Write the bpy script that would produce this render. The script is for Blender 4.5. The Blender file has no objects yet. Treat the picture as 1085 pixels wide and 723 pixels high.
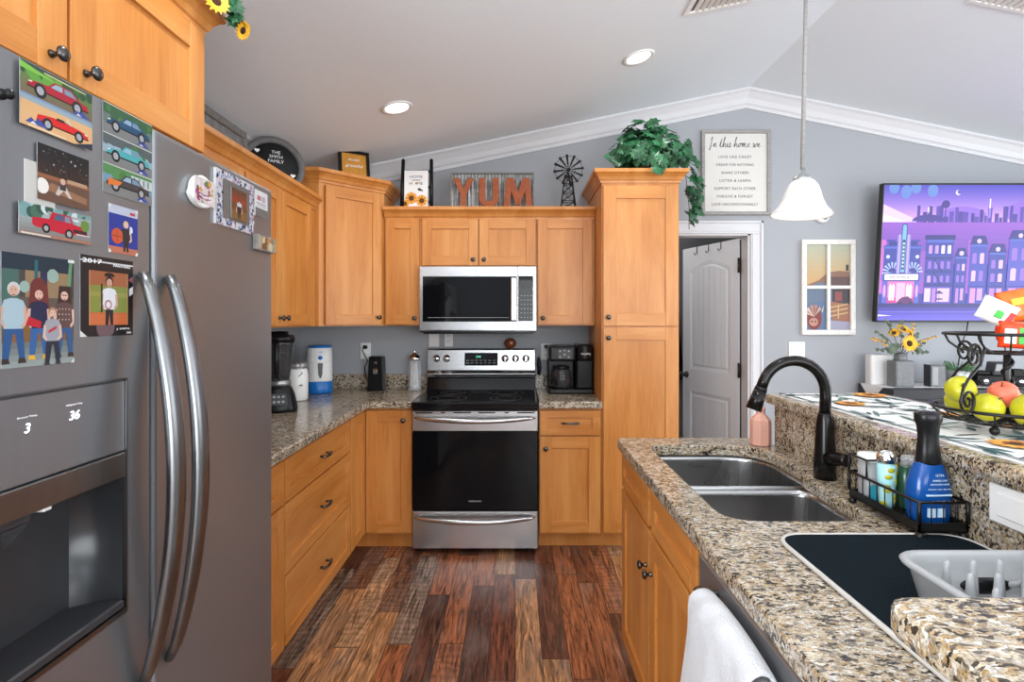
import bpy, bmesh, math, random
from mathutils import Vector, Matrix
C = bpy.context.scene.collection
PI = math.pi
R = math.radians
rnd = random.Random(7)

# ------------------------------------------------------------------ camera, world, lights
F, VX, VY, EYE = 588.0, 546.0, 338.0, 1.415          # focal length and vanishing point in pixels of 1085x723
cam = bpy.data.cameras.new('camera')
cam.sensor_width = 36.0
cam.lens = 36.0 * F / 1085.0
cam.shift_x = (542.5 - VX) / 1085.0
cam.shift_y = (VY - 361.5) / 1085.0
cam.clip_start = 0.02
camo = bpy.data.objects.new('camera', cam)
camo.location = (0, 0, EYE)
camo.rotation_euler = (PI/2, 0, 0)
C.objects.link(camo)
bpy.context.scene.camera = camo
vs = bpy.context.scene.view_settings
vs.view_transform = 'Standard'
vs.look = 'None'
vs.gamma = 1.0
vs.exposure = 0.2
vs.use_curve_mapping = False
world = bpy.data.worlds.new('sky')
bpy.context.scene.world = world
world.use_nodes = True
bg = world.node_tree.nodes['Background']
bg.inputs['Color'].default_value = (0.88, 0.94, 1.0, 1)
bg.inputs['Strength'].default_value = 1.6
CAN_W, FILL_W, PEND_W = 3.8, 185.0, 1.4

LWX = -1.54
def area(name, loc, rot, sx, sy, power, col=(1, 1, 1), shape='RECTANGLE', parent=None, spread=180):
    l = bpy.data.lights.new(name, 'AREA')
    l.shape = shape
    l.size = sx
    if shape in ('RECTANGLE', 'ELLIPSE'): l.size_y = sy
    l.energy = power
    l.color = col
    l.spread = R(spread)
    o = bpy.data.objects.new(name, l)
    o.location = loc
    o.rotation_euler = rot
    o.parent = parent
    C.objects.link(o)
    return o
# added unseen fill lamps behind, right and left, tilted up to brighten the ceiling
area('front_fill', (2.2, -2.95, 1.35), (R(122), 0, 0), 4.4, 1.9, FILL_W, (0.93, 0.97, 1.0))
area('right_fill', (5.15, 1.2, 1.25), (0, R(120), 0), 2.0, 3.2, FILL_W * 0.3, (0.93, 0.97, 1.0))
area('left_fill', (LWX+0.05, -1.2, 1.5), (0, R(-118), 0), 1.2, 1.9, FILL_W * 0.62, (0.93, 0.97, 1.0))  # no known window here; added to light the island front and ceiling

# ------------------------------------------------------------------ materials
def lin(c):
    return tuple((v/12.92 if v <= 0.04045 else ((v+0.055)/1.055)**2.4) for v in c)
def rgb(r, g, b): return lin((r/255.0, g/255.0, b/255.0))

class NT:
    def __init__(s, m):
        s.t = m.node_tree
        s.n = s.t.nodes
        s.b = s.n['Principled BSDF']
    def new(s, typ, **kw):
        n = s.n.new(typ)
        for k, v in kw.items():
            if k.startswith('i_'):
                k = k[2:]
                key = int(k) if k.isdigit() else k
                n.inputs[key].default_value = v
            else: setattr(n, k, v)
        return n
    def link(s, a, b): s.t.links.new(a, b)
    def coords(s, scale=(1, 1, 1), out='Object'):
        tc = s.new('ShaderNodeTexCoord')
        mp = s.new('ShaderNodeMapping')
        mp.inputs['Scale'].default_value = scale
        s.link(tc.outputs[out], mp.inputs['Vector'])
        return mp.outputs['Vector']
    def ramp(s, stops, interp='LINEAR'):
        r = s.new('ShaderNodeValToRGB')
        cr = r.color_ramp
        cr.interpolation = interp
        while len(cr.elements) < len(stops): cr.elements.new(0.5)
        for e, (p, c) in zip(cr.elements, stops):
            e.position = p
            e.color = (*c, 1)
        return r

MATS = {}
def new_mat(name):
    m = bpy.data.materials.new(name)
    m.use_nodes = True
    MATS[name] = m
    return m, NT(m)
def mat(name, col, rough=0.5, metal=0.0, var=0.05, vscale=(40, 40, 40), bump=0.0, coat=0.0, emit=0.0, trans=0.0, ior=1.45, spec=0.5, sheen=0.0):
    m, t = new_mat(name)
    b = t.b
    v = t.coords(vscale)
    nz = t.new('ShaderNodeTexNoise', i_Scale=1.0, i_Detail=3.0)
    t.link(v, nz.inputs['Vector'])
    lo = tuple(max(0, c*(1-var)) for c in col)
    hi = tuple(min(1, c*(1+var)) for c in col)
    r = t.ramp([(0.3, lo), (0.7, hi)])
    t.link(nz.outputs['Fac'], r.inputs['Fac'])
    t.link(r.outputs['Color'], b.inputs['Base Color'])
    b.inputs['Roughness'].default_value = rough
    b.inputs['Metallic'].default_value = metal
    b.inputs['Coat Weight'].default_value = coat
    b.inputs['Coat Roughness'].default_value = 0.08
    b.inputs['IOR'].default_value = ior
    b.inputs['Specular IOR Level'].default_value = spec
    b.inputs['Sheen Weight'].default_value = sheen
    if trans: b.inputs['Transmission Weight'].default_value = trans
    if emit:
        t.link(r.outputs['Color'], b.inputs['Emission Color'])
        b.inputs['Emission Strength'].default_value = emit
    if bump:
        bp = t.new('ShaderNodeBump', i_Strength=bump, i_Distance=0.004)
        t.link(nz.outputs['Fac'], bp.inputs['Height'])
        t.link(bp.outputs['Normal'], b.inputs['Normal'])
    return m

def wood(name, horiz=False):
    m, t = new_mat(name)
    sc = (1.3, 9, 9) if horiz else (9, 9, 1.3)
    sf = (8, 120, 120) if horiz else (120, 120, 8)
    v = t.coords(sc)
    n1 = t.new('ShaderNodeTexNoise', i_Scale=1.0, i_Detail=4.0, i_Distortion=0.8)
    t.link(v, n1.inputs['Vector'])
    v2 = t.coords(sf)
    n2 = t.new('ShaderNodeTexNoise', i_Scale=1.0, i_Detail=3.0)
    t.link(v2, n2.inputs['Vector'])
    ad = t.new('ShaderNodeMath', operation='MULTIPLY_ADD', i_1=0.35)
    t.link(n2.outputs['Fac'], ad.inputs[0])
    t.link(n1.outputs['Fac'], ad.inputs[2])
    r = t.ramp([(0.45, (0.46, 0.160, 0.027)), (0.66, (0.56, 0.218, 0.046)), (0.9, (0.64, 0.285, 0.078))])
    t.link(ad.outputs[0], r.inputs['Fac'])
    t.link(r.outputs['Color'], t.b.inputs['Base Color'])
    t.b.inputs['Roughness'].default_value = 0.4
    t.b.inputs['Coat Weight'].default_value = 0.04
    t.b.inputs['Coat Roughness'].default_value = 0.2
    return m
W = wood('maple')
WH = wood('maple_cross', True)

def granite():
    m, t = new_mat('granite')
    v0 = t.coords((1, 1, 1))
    nd = t.new('ShaderNodeTexNoise', i_Scale=60.0, i_Detail=3.0)
    t.link(v0, nd.inputs['Vector'])
    mx = t.new('ShaderNodeMix', data_type='VECTOR')
    mx.inputs[0].default_value = 0.018
    t.link(v0, mx.inputs[4]); t.link(nd.outputs['Color'], mx.inputs[5])
    rot = t.new('ShaderNodeMapping')
    rot.inputs['Rotation'].default_value = (0.4, 0.3, 0.6)
    rot.inputs['Scale'].default_value = (98, 230, 180)
    t.link(mx.outputs[1], rot.inputs['Vector'])
    vo = t.new('ShaderNodeTexVoronoi', i_Scale=1.0)
    t.link(rot.outputs['Vector'], vo.inputs['Vector'])
    sp = t.new('ShaderNodeSeparateColor')
    t.link(vo.outputs['Color'], sp.inputs['Color'])
    big = t.new('ShaderNodeTexNoise', i_Scale=16.0, i_Detail=5.0, i_Distortion=1.4)
    t.link(v0, big.inputs['Vector'])
    ma = t.new('ShaderNodeMath', operation='MULTIPLY_ADD', i_1=1.25, i_2=-0.66)
    t.link(big.outputs['Fac'], ma.inputs[0])
    ad = t.new('ShaderNodeMath', operation='ADD', use_clamp=True)
    t.link(ma.outputs[0], ad.inputs[0]); t.link(sp.outputs[0], ad.inputs[1])
    r = t.ramp([(0.0, (0.025, 0.021, 0.019)), (0.14, (0.10, 0.075, 0.05)), (0.25, (0.25, 0.225, 0.195)), (0.37, (0.36, 0.235, 0.105)),
                (0.50, (0.46, 0.37, 0.25)), (0.68, (0.56, 0.485, 0.37)), (0.80, (0.33, 0.28, 0.22)), (0.92, (0.62, 0.58, 0.52))], 'LINEAR')
    t.link(ad.outputs[0], r.inputs['Fac'])
    fn = t.new('ShaderNodeTexNoise', i_Scale=320.0, i_Detail=2.0)
    t.link(v0, fn.inputs['Vector'])
    r2 = t.ramp([(0.36, (0.35, 0.33, 0.3)), (0.5, (1, 1, 1))])
    t.link(fn.outputs['Fac'], r2.inputs['Fac'])
    mm = t.new('ShaderNodeMix', data_type='RGBA', blend_type='MULTIPLY')
    mm.inputs[0].default_value = 0.8
    t.link(r.outputs['Color'], mm.inputs[6]); t.link(r2.outputs['Color'], mm.inputs[7])
    t.link(mm.outputs[2], t.b.inputs['Base Color'])
    t.b.inputs['Roughness'].default_value = 0.16
    return m
G = granite()

def floor_mat():
    m, t = new_mat('plank_floor')
    tc = t.new('ShaderNodeTexCoord')
    sx = t.new('ShaderNodeSeparateXYZ')
    t.link(tc.outputs['Object'], sx.inputs[0])
    def M(op, a, b=None, c=None):
        n = t.new('ShaderNodeMath', operation=op)
        for i, q in enumerate((a, b, c)):
            if q is None: continue
            if isinstance(q, (int, float)): n.inputs[i].default_value = q
            else: t.link(q, n.inputs[i])
        return n.outputs[0]
    u = M('MULTIPLY', sx.outputs[0], 1/0.112)
    iu = M('FLOOR', u)
    w1 = t.new('ShaderNodeTexWhiteNoise', noise_dimensions='1D')
    t.link(iu, w1.inputs['W'])
    vv = M('ADD', M('MULTIPLY', sx.outputs[1], 1/0.9), M('MULTIPLY', w1.outputs['Value'], 9.7))
    iv = M('FLOOR', vv)
    cb = t.new('ShaderNodeCombineXYZ')
    t.link(iu, cb.inputs[0]); t.link(iv, cb.inputs[1])
    w2 = t.new('ShaderNodeTexWhiteNoise', noise_dimensions='2D')
    t.link(cb.outputs[0], w2.inputs['Vector'])
    # grain, offset per board
    of = t.new('ShaderNodeVectorMath', operation='MULTIPLY_ADD')
    of.inputs[1].default_value = (13, 17, 5)
    t.link(w2.outputs['Color'], of.inputs[0]); t.link(tc.outputs['Object'], of.inputs[2])
    mp = t.new('ShaderNodeMapping')
    mp.inputs['Scale'].default_value = (46, 3.6, 1)
    t.link(of.outputs[0], mp.inputs['Vector'])
    g1 = t.new('ShaderNodeTexNoise', i_Scale=1.0, i_Detail=7.0, i_Roughness=0.65, i_Distortion=1.6)
    t.link(mp.outputs[0], g1.inputs['Vector'])
    mp2 = t.new('ShaderNodeMapping')
    mp2.inputs['Scale'].default_value = (6, 2.2, 1)
    t.link(of.outputs[0], mp2.inputs['Vector'])
    g2 = t.new('ShaderNodeTexNoise', i_Scale=1.0, i_Detail=4.0)
    t.link(mp2.outputs[0], g2.inputs['Vector'])
    board = t.ramp([(0.0, (0.20, 0.066, 0.032)), (0.16, (0.34, 0.115, 0.048)), (0.32, (0.13, 0.052, 0.032)), (0.42, (0.47, 0.235, 0.105)),
                    (0.56, (0.30, 0.21, 0.155)), (0.68, (0.40, 0.15, 0.068)), (0.82, (0.52, 0.30, 0.16)), (0.92, (0.24, 0.105, 0.062))], 'CONSTANT')
    t.link(w2.outputs['Value'], board.inputs['Fac'])
    gr = t.ramp([(0.36, (0.16, 0.14, 0.13)), (0.54, (0.92, 0.92, 0.92)), (0.72, (1.85, 1.75, 1.65))])
    t.link(g1.outputs['Fac'], gr.inputs['Fac'])
    mm = t.new('ShaderNodeMix', data_type='RGBA', blend_type='MULTIPLY')
    mm.inputs[0].default_value = 1.0
    t.link(board.outputs['Color'], mm.inputs[6]); t.link(gr.outputs['Color'], mm.inputs[7])
    wr = t.ramp([(0.5, (0, 0, 0)), (0.72, (1, 1, 1))])
    t.link(g2.outputs['Fac'], wr.inputs['Fac'])
    m2 = t.new('ShaderNodeMix', data_type='RGBA')
    m2.inputs[7].default_value = (0.25, 0.20, 0.17, 1)
    wf = M('MULTIPLY', wr.outputs['Color'], 0.42)
    t.link(wf, m2.inputs[0]); t.link(mm.outputs[2], m2.inputs[6])
    # saw marks across some boards
    wv = t.new('ShaderNodeTexWave', wave_type='BANDS', bands_direction='Y', i_Scale=7.0, i_Distortion=9.0, i_Detail=3.0)
    t.link(of.outputs[0], wv.inputs['Vector'])
    sw = M('MULTIPLY', M('GREATER_THAN', w2.outputs['Value'], 0.55), M('MULTIPLY', wv.outputs['Fac'], 0.34))
    m3 = t.new('ShaderNodeMix', data_type='RGBA', blend_type='MULTIPLY')
    m3.inputs[7].default_value = (0.25, 0.2, 0.2, 1)
    t.link(sw, m3.inputs[0]); t.link(m2.outputs[2], m3.inputs[6])
    # joints between boards
    fu = M('FRACT', u); fv = M('FRACT', vv)
    j = M('MAXIMUM', M('MAXIMUM', M('LESS_THAN', fu, 0.018), M('GREATER_THAN', fu, 0.985)), M('LESS_THAN', fv, 0.005))
    m4 = t.new('ShaderNodeMix', data_type='RGBA')
    m4.inputs[7].default_value = (0.022, 0.011, 0.008, 1)
    t.link(M('MULTIPLY', j, 0.8), m4.inputs[0]); t.link(m3.outputs[2], m4.inputs[6])
    t.link(m4.outputs[2], t.b.inputs['Base Color'])
    t.b.inputs['Roughness'].default_value = 0.34
    bp = t.new('ShaderNodeBump', i_Strength=0.25, i_Distance=0.002)
    t.link(g1.outputs['Fac'], bp.inputs['Height'])
    t.link(bp.outputs['Normal'], t.b.inputs['Normal'])
    return m

def brushed(name, col, rough, dirx=(2, 2, 400), metal=1.0, va=0.05, aniso=0.0):
    m, t = new_mat(name)
    v = t.coords(dirx)
    nz = t.new('ShaderNodeTexNoise', i_Scale=1.0, i_Detail=2.0)
    t.link(v, nz.inputs['Vector'])
    r = t.ramp([(0.3, tuple(c*(1-va) for c in col)), (0.7, tuple(min(1, c*(1+va)) for c in col))])
    t.link(nz.outputs['Fac'], r.inputs['Fac'])
    t.link(r.outputs['Color'], t.b.inputs['Base Color'])
    if aniso:
        tg = t.new('ShaderNodeTangent', direction_type='RADIAL', axis='Z')
        t.link(tg.outputs[0], t.b.inputs['Tangent'])
        t.b.inputs['Anisotropic'].default_value = aniso
        t.b.inputs['Anisotropic Rotation'].default_value = 0.25
    t.b.inputs['Metallic'].default_value = metal
    rr = t.new('ShaderNodeMapRange', i_3=rough*(1-2*va), i_4=rough*(1+2*va))
    t.link(nz.outputs['Fac'], rr.inputs[0])
    t.link(rr.outputs[0], t.b.inputs['Roughness'])
    return m
def attr_mat(name, emit=0.0, rough=0.35, base=1.0):
    m, t = new_mat(name)
    a = t.new('ShaderNodeAttribute', attribute_name='Col')
    if emit:
        t.b.inputs['Base Color'].default_value = (0.01, 0.01, 0.01, 1)
        t.link(a.outputs['Color'], t.b.inputs['Emission Color'])
        t.b.inputs['Emission Strength'].default_value = emit
    else:
        sc = t.new('ShaderNodeMix', data_type='RGBA', blend_type='MULTIPLY')
        sc.inputs[0].default_value = 1.0
        sc.inputs[7].default_value = (base, base, base, 1)
        t.link(a.outputs['Color'], sc.inputs[6])
        t.link(sc.outputs[2], t.b.inputs['Base Color'])
    t.b.inputs['Roughness'].default_value = rough
    return m

WALL = mat('wall_paint', rgb(160, 163, 168), 0.6, var=0.015, vscale=(70, 70, 70), bump=0.12)
CEIL = mat('ceiling_paint', rgb(232, 240, 246), 0.7, var=0.01, bump=0.05)
WHITE = mat('white_trim_paint', rgb(208, 209, 212), 0.35, var=0.01)
DOORW = mat('white_door_paint', rgb(222, 224, 228), 0.4, var=0.01)
FLOOR = floor_mat()
FRI = brushed('dark_stainless', (0.30, 0.31, 0.325), 0.36, (500, 500, 2), 0.80, 0.02, 0.75)
FRIH = brushed('dark_stainless_handle', (0.24, 0.245, 0.25), 0.30, (40, 40, 3))
STEEL = brushed('stainless', (0.53, 0.53, 0.535), 0.26, (3, 3, 350))
SINK = brushed('sink_steel', (0.42, 0.42, 0.42), 0.28, (4, 300, 4))
CHROME = mat('chrome', (0.78, 0.78, 0.78), 0.12, 1.0, var=0.02)
BGLASS = mat('black_glass', (0.004, 0.004, 0.005), 0.05, var=0.02, spec=0.22)
CGLASS = mat('cooktop_glass', (0.005, 0.005, 0.006), 0.10, var=0.05, spec=0.3)
BPLA = mat('black_plastic', (0.008, 0.008, 0.009), 0.3, var=0.05, spec=0.3)
DGREY = mat('dark_grey_plastic', (0.032, 0.032, 0.035), 0.35)
NICHE = mat('dispenser_plastic', (0.020, 0.021, 0.023), 0.25)
BMET = mat('black_metal', (0.02, 0.019, 0.018), 0.35, 0.6)
BRONZE = mat('dark_bronze', (0.045, 0.038, 0.034), 0.28, 0.8)
PEWTER = mat('pewter_knob', (0.10, 0.095, 0.09), 0.25, 0.9)
FAUC = mat('faucet_bronze_black', (0.018, 0.016, 0.016), 0.22, 0.7)
WPLA = mat('white_plastic', rgb(232, 232, 230), 0.35, var=0.01)
GPLA = mat('light_grey_plastic', rgb(158, 160, 162), 0.4, var=0.01)
BLUEP = mat('blue_plastic', rgb(24, 110, 190), 0.3)
PINK = mat('pink_frosted_glass', rgb(214, 160, 142), 0.5, bump=0.2, vscale=(200, 200, 200))
MATB = mat('drying_mat_fabric', rgb(17, 27, 33), 0.95, var=0.3, vscale=(260, 260, 260), bump=0.6, spec=0.1)
MATG = mat('mat_binding', rgb(188, 184, 178), 0.8, bump=0.2)
TOWEL = mat('white_towel', rgb(200, 201, 205), 0.95, var=0.03, vscale=(240, 240, 240), bump=0.8, sheen=0.3)
GREYWD = mat('weathered_grey_wood', rgb(120, 115, 110), 0.7, var=0.25, vscale=(6, 60, 60))
GREYF = mat('grey_frame', rgb(150, 148, 145), 0.6, var=0.12, vscale=(20, 20, 90))
RUST = mat('rusted_metal', rgb(150, 78, 44), 0.65, var=0.22, vscale=(60, 60, 60), bump=0.15)
GALV = mat('galvanised_metal', rgb(165, 168, 168), 0.38, 0.75, var=0.3, vscale=(28, 28, 28))
VASE = mat('grey_tin', rgb(120, 122, 124), 0.55, 0.3, var=0.12)
LEAF = mat('ivy_leaf', rgb(40, 92, 58), 0.36, var=0.6, vscale=(17, 17, 17))
LEAF2 = mat('grey_green_leaf', rgb(96, 112, 92), 0.6, var=0.3)
STEM = mat('brown_stem', rgb(84, 66, 44), 0.7)
PETAL = mat('sunflower_petal', rgb(238, 178, 40), 0.55, var=0.2, vscale=(30, 30, 30))
SEED = mat('sunflower_heart', rgb(62, 36, 18), 0.85, var=0.3, vscale=(300, 300, 300), bump=0.6)
SUCC = mat('succulent_leaf', rgb(84, 122, 82), 0.5, var=0.25)
APPLE = mat('yellow_green_skin', rgb(180, 176, 34), 0.32, var=0.14, vscale=(22, 22, 22))
PEACH = mat('peach_skin', rgb(226, 110, 84), 0.4, var=0.25, vscale=(20, 20, 20))
GOLDB = mat('mustard_board', rgb(196, 136, 48), 0.6, var=0.12)
CHALK = mat('chalk_black', rgb(22, 22, 24), 0.7)
RIMG = mat('dark_grey_rim', rgb(92, 90, 90), 0.5, var=0.15)
PAPER = mat('white_print', rgb(212, 210, 205), 0.6, var=0.01)
INK = mat('dark_ink', rgb(66, 66, 68), 0.6)
WINK = mat('white_ink', rgb(235, 235, 235), 0.6)
CONS = mat('charcoal_console', rgb(38, 38, 42), 0.4, var=0.1)
TVB = mat('television_black', (0.012, 0.012, 0.013), 0.3)
BLUES = mat('blue_soap', rgb(14, 72, 142), 0.18, var=0.04)
LABELB = mat('soap_label_print', rgb(196, 222, 240), 0.4)
GREENS = mat('green_soap', rgb(30, 70, 48), 0.2)
LABELW = mat('pale_label', rgb(196, 216, 220), 0.4)
ORNB = mat('brown_glaze', rgb(120, 62, 34), 0.25, var=0.45, vscale=(70, 70, 70))
CLOTHB = mat('black_cloth', (0.012, 0.012, 0.014), 0.9, bump=0.4)
BUMP = mat('white_cord', rgb(225, 225, 225), 0.5)
PRINT = attr_mat('glossy_print', 0, 0.3, 0.72)
FABRIC = attr_mat('printed_fabric', 0, 0.85)
SCREEN = attr_mat('lit_screen', 1.05)
CANLENS = mat('lit_lens', (1, 0.98, 0.95), 0.4, var=0, emit=7.0)
LED = mat('white_display_led', (0.9, 0.95, 1), 0.4, var=0, emit=1.6)
GLED = mat('green_display_led', (0.15, 0.9, 0.5), 0.4, var=0, emit=1.0)
def glass_mat(name, col, rough, alpha_like=0.0):
    m, t = new_mat(name)
    t.b.inputs['Base Color'].default_value = (*col, 1)
    t.b.inputs['Roughness'].default_value = rough
    t.b.inputs['Alpha'].default_value = alpha_like
    nz = t.new('ShaderNodeTexNoise', i_Scale=30.0)
    mr = t.new('ShaderNodeMapRange', i_3=rough, i_4=rough+0.03)
    t.link(nz.outputs['Fac'], mr.inputs[0]); t.link(mr.outputs[0], t.b.inputs['Roughness'])
    return m
GLASS = glass_mat('clear_glass', (0.85, 0.88, 0.9), 0.04, 0.22)
SMOKE = glass_mat('smoky_glass', (0.06, 0.06, 0.065), 0.06, 0.6)
SHADE = mat('frosted_lamp_glass', rgb(226, 224, 221), 0.35, var=0.01, emit=0.03)

# ------------------------------------------------------------------ mesh builder
class MB:
    def __init__(s):
        s.bm = bmesh.new()
    def _tag(s, n0, mi):
        s.bm.faces.ensure_lookup_table()
        for f in s.bm.faces[n0:]: f.material_index = mi
    def box(s, a, b, bev=0.0, mi=0, seg=1):
        n0 = len(s.bm.faces)
        t = bmesh.new()
        c = [(a[i]+b[i])/2 for i in range(3)]
        d = [abs(b[i]-a[i]) for i in range(3)]
        bmesh.ops.create_cube(t, size=1, matrix=Matrix.Translation(c) @ Matrix.Diagonal((*d, 1)))
        if bev > 0:
            bmesh.ops.bevel(t, geom=t.edges[:], offset=min(bev, min(d)*0.45), segments=seg, profile=0.5, affect='EDGES')
        s._merge(t, mi)
        return s
    def _merge(s, t, mi=0, mtx=None):
        mp = {}
        for v in t.verts: mp[v] = s.bm.verts.new(mtx @ v.co if mtx else v.co)
        for f in t.faces:
            try:
                nf = s.bm.faces.new([mp[v] for v in f.verts])
                nf.material_index = mi
                nf.smooth = f.smooth
            except ValueError: pass
        t.free()
    def poly(s, pts, mi=0, smooth=False):
        f = s.bm.faces.new([s.bm.verts.new(p) for p in pts])
        f.material_index = mi
        f.smooth = smooth
        return f
    def prism(s, pts, vec, mi=0, bev=0.0, seg=1):
        """closed outline pts (3D, coplanar) pushed along vec"""
        t = bmesh.new()
        vec = Vector(vec)
        vs_ = [t.verts.new(p) for p in pts]
        ws = [t.verts.new(Vector(p)+vec) for p in pts]
        n = len(pts)
        t.faces.new(vs_); t.faces.new(ws[::-1])
        for i in range(n): t.faces.new((vs_[i], vs_[(i+1) % n], ws[(i+1) % n], ws[i]))
        bmesh.ops.recalc_face_normals(t, faces=t.faces[:])
        if bev > 0: bmesh.ops.bevel(t, geom=t.edges[:], offset=bev, segments=seg, profile=0.5, affect='EDGES')
        s._merge(t, mi)
        return s
    def cyl(s, a, b, r0, r1=None, n=20, mi=0, cap=True, smooth=True):
        a, b = Vector(a), Vector(b)
        r1 = r0 if r1 is None else r1
        d = (b-a).normalized()
        q = d.to_track_quat('Z', 'Y')
        A, B = [], []
        for i in range(n):
            e = Vector((math.cos(2*PI*i/n), math.sin(2*PI*i/n), 0))
            A.append(s.bm.verts.new(a + q @ (e*r0))); B.append(s.bm.verts.new(b + q @ (e*r1)))
        for i in range(n):
            f = s.bm.faces.new((A[i], A[(i+1) % n], B[(i+1) % n], B[i])); f.smooth = smooth; f.material_index = mi
        if cap:
            f = s.bm.faces.new(A[::-1]); f.material_index = mi
            f = s.bm.faces.new(B); f.material_index = mi
        return s
    def lathe(s, prof, o=(0, 0, 0), axis='z', n=28, mi=0, sx=1.0, sy=1.0, pw=2.0):
        """prof = [(r, h)...]; pw > 2 squares the section off"""
        rows = []
        for r, h in prof:
            row = []
            for i in range(n):
                a = 2*PI*i/n
                ca, sa = math.cos(a), math.sin(a)
                k = (abs(ca)**pw + abs(sa)**pw)**(-1.0/pw)
                x, y = r*ca*k*sx, r*sa*k*sy
                p = (x, y, h) if axis == 'z' else ((x, -h, y) if axis == '-y' else (h, x, y))
                row.append(s.bm.verts.new((o[0]+p[0], o[1]+p[1], o[2]+p[2])))
            rows.append(row)
        for j in range(len(rows)-1):
            for i in range(n):
                f = s.bm.faces.new((rows[j][i], rows[j][(i+1) % n], rows[j+1][(i+1) % n], rows[j+1][i]))
                f.smooth = True; f.material_index = mi
        if prof[0][0] > 1e-5:
            f = s.bm.faces.new(rows[0][::-1]); f.material_index = mi
        if prof[-1][0] > 1e-5:
            f = s.bm.faces.new(rows[-1]); f.material_index = mi
        return s
    def tube(s, pts, r, n=8, mi=0, closed=False, flat=None, asp=1.0):
        pts = [Vector(p) for p in pts]
        m = len(pts)
        rs = r if isinstance(r, (list, tuple)) else [r]*m
        rows = []
        up = None
        for i in range(m):
            if closed: d = pts[(i+1) % m] - pts[i-1]
            else: d = pts[min(i+1, m-1)] - pts[max(i-1, 0)]
            d.normalize()
            if up is None: up = d.orthogonal().normalized() if flat is None else Vector(flat)
            up = (up - d*up.dot(d))
            up = up.normalized() if up.length > 1e-6 else d.orthogonal().normalized()
            e = d.cross(up)
            row = []
            for k in range(n):
                a = 2*PI*k/n
                row.append(s.bm.verts.new(pts[i] + up*(math.cos(a)*rs[i]) + e*(math.sin(a)*rs[i]*asp)))
            rows.append(row)
        for i in range(m if closed else m-1):
            A, B = rows[i], rows[(i+1) % m]
            for k in range(n):
                f = s.bm.faces.new((A[k], A[(k+1) % n], B[(k+1) % n], B[k])); f.smooth = True; f.material_index = mi
        if not closed:
            f = s.bm.faces.new(rows[0][::-1]); f.material_index = mi
            f = s.bm.faces.new(rows[-1]); f.material_index = mi
        return s
    def ball(s, c, r, mi=0, sc=(1, 1, 1), n=20, rot=None):
        t = bmesh.new()
        bmesh.ops.create_uvsphere(t, u_segments=n, v_segments=max(6, n//2), radius=r)
        for f in t.faces: f.smooth = True
        mt = Matrix.Translation(c) @ (rot.to_4x4() if rot else Matrix.Identity(4)) @ Matrix.Diagonal((*sc, 1))
        s._merge(t, mi, mt)
        return s
    def sweep(s, path, prof, side=1, mi=0, zbase=0.0):
        """prof = [(out, up)] closed section carried along an XY polyline with mitred corners; out is to the right of travel when side=1"""
        P = [Vector((p[0], p[1])) for p in path]
        rows = []
        for i, p in enumerate(P):
            def nrm(a, b):
                d = (b-a).normalized()
                return Vector((d.y, -d.x))*side
            if i == 0: m = nrm(P[0], P[1])
            elif i == len(P)-1: m = nrm(P[-2], P[-1])
            else:
                n1, n2 = nrm(P[i-1], p), nrm(p, P[i+1])
                m = (n1+n2)/(1+n1.dot(n2))
            rows.append([s.bm.verts.new((p.x+m.x*o, p.y+m.y*o, zbase+u)) for o, u in prof])
        k = len(prof)
        for i in range(len(rows)-1):
            for j in range(k):
                f = s.bm.faces.new((rows[i][j], rows[i][(j+1) % k], rows[i+1][(j+1) % k], rows[i+1][j])); f.material_index = mi
        s.bm.faces.new(rows[0][::-1]); s.bm.faces.new(rows[-1])
        return s
    def build(s, name, m, parent=None, loc=None, rot=None, recalc=True):
        if recalc: bmesh.ops.recalc_face_normals(s.bm, faces=s.bm.faces[:])
        me = bpy.data.meshes.new(name)
        s.bm.to_mesh(me)
        s.bm.free()
        for q in (m if isinstance(m, (list, tuple)) else [m]): me.materials.append(q)
        o = bpy.data.objects.new(name, me)
        C.objects.link(o)
        o.parent = parent
        if loc: o.location = loc
        if rot: o.rotation_euler = rot
        return o

def thing(name, label, cat, loc=(0, 0, 0), rz=0.0, group=None, rot=None):
    o = bpy.data.objects.new(name, None)
    o.empty_display_size = 0.05
    C.objects.link(o)
    o.location = loc
    o.rotation_euler = rot if rot else (0, 0, rz)
    o['label'] = label
    o['category'] = cat
    if group: o['group'] = group
    return o
def tag(o, label, cat, group=None):
    o['label'] = label
    o['category'] = cat
    if group: o['group'] = group
    return o
def struct(o):
    o['kind'] = 'structure'
    return o
def at(px, py, y):                       # the point at distance y seen at a pixel of the photograph
    return Vector(((px-VX)/F*y, y, EYE-(py-VY)/F*y))

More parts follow.
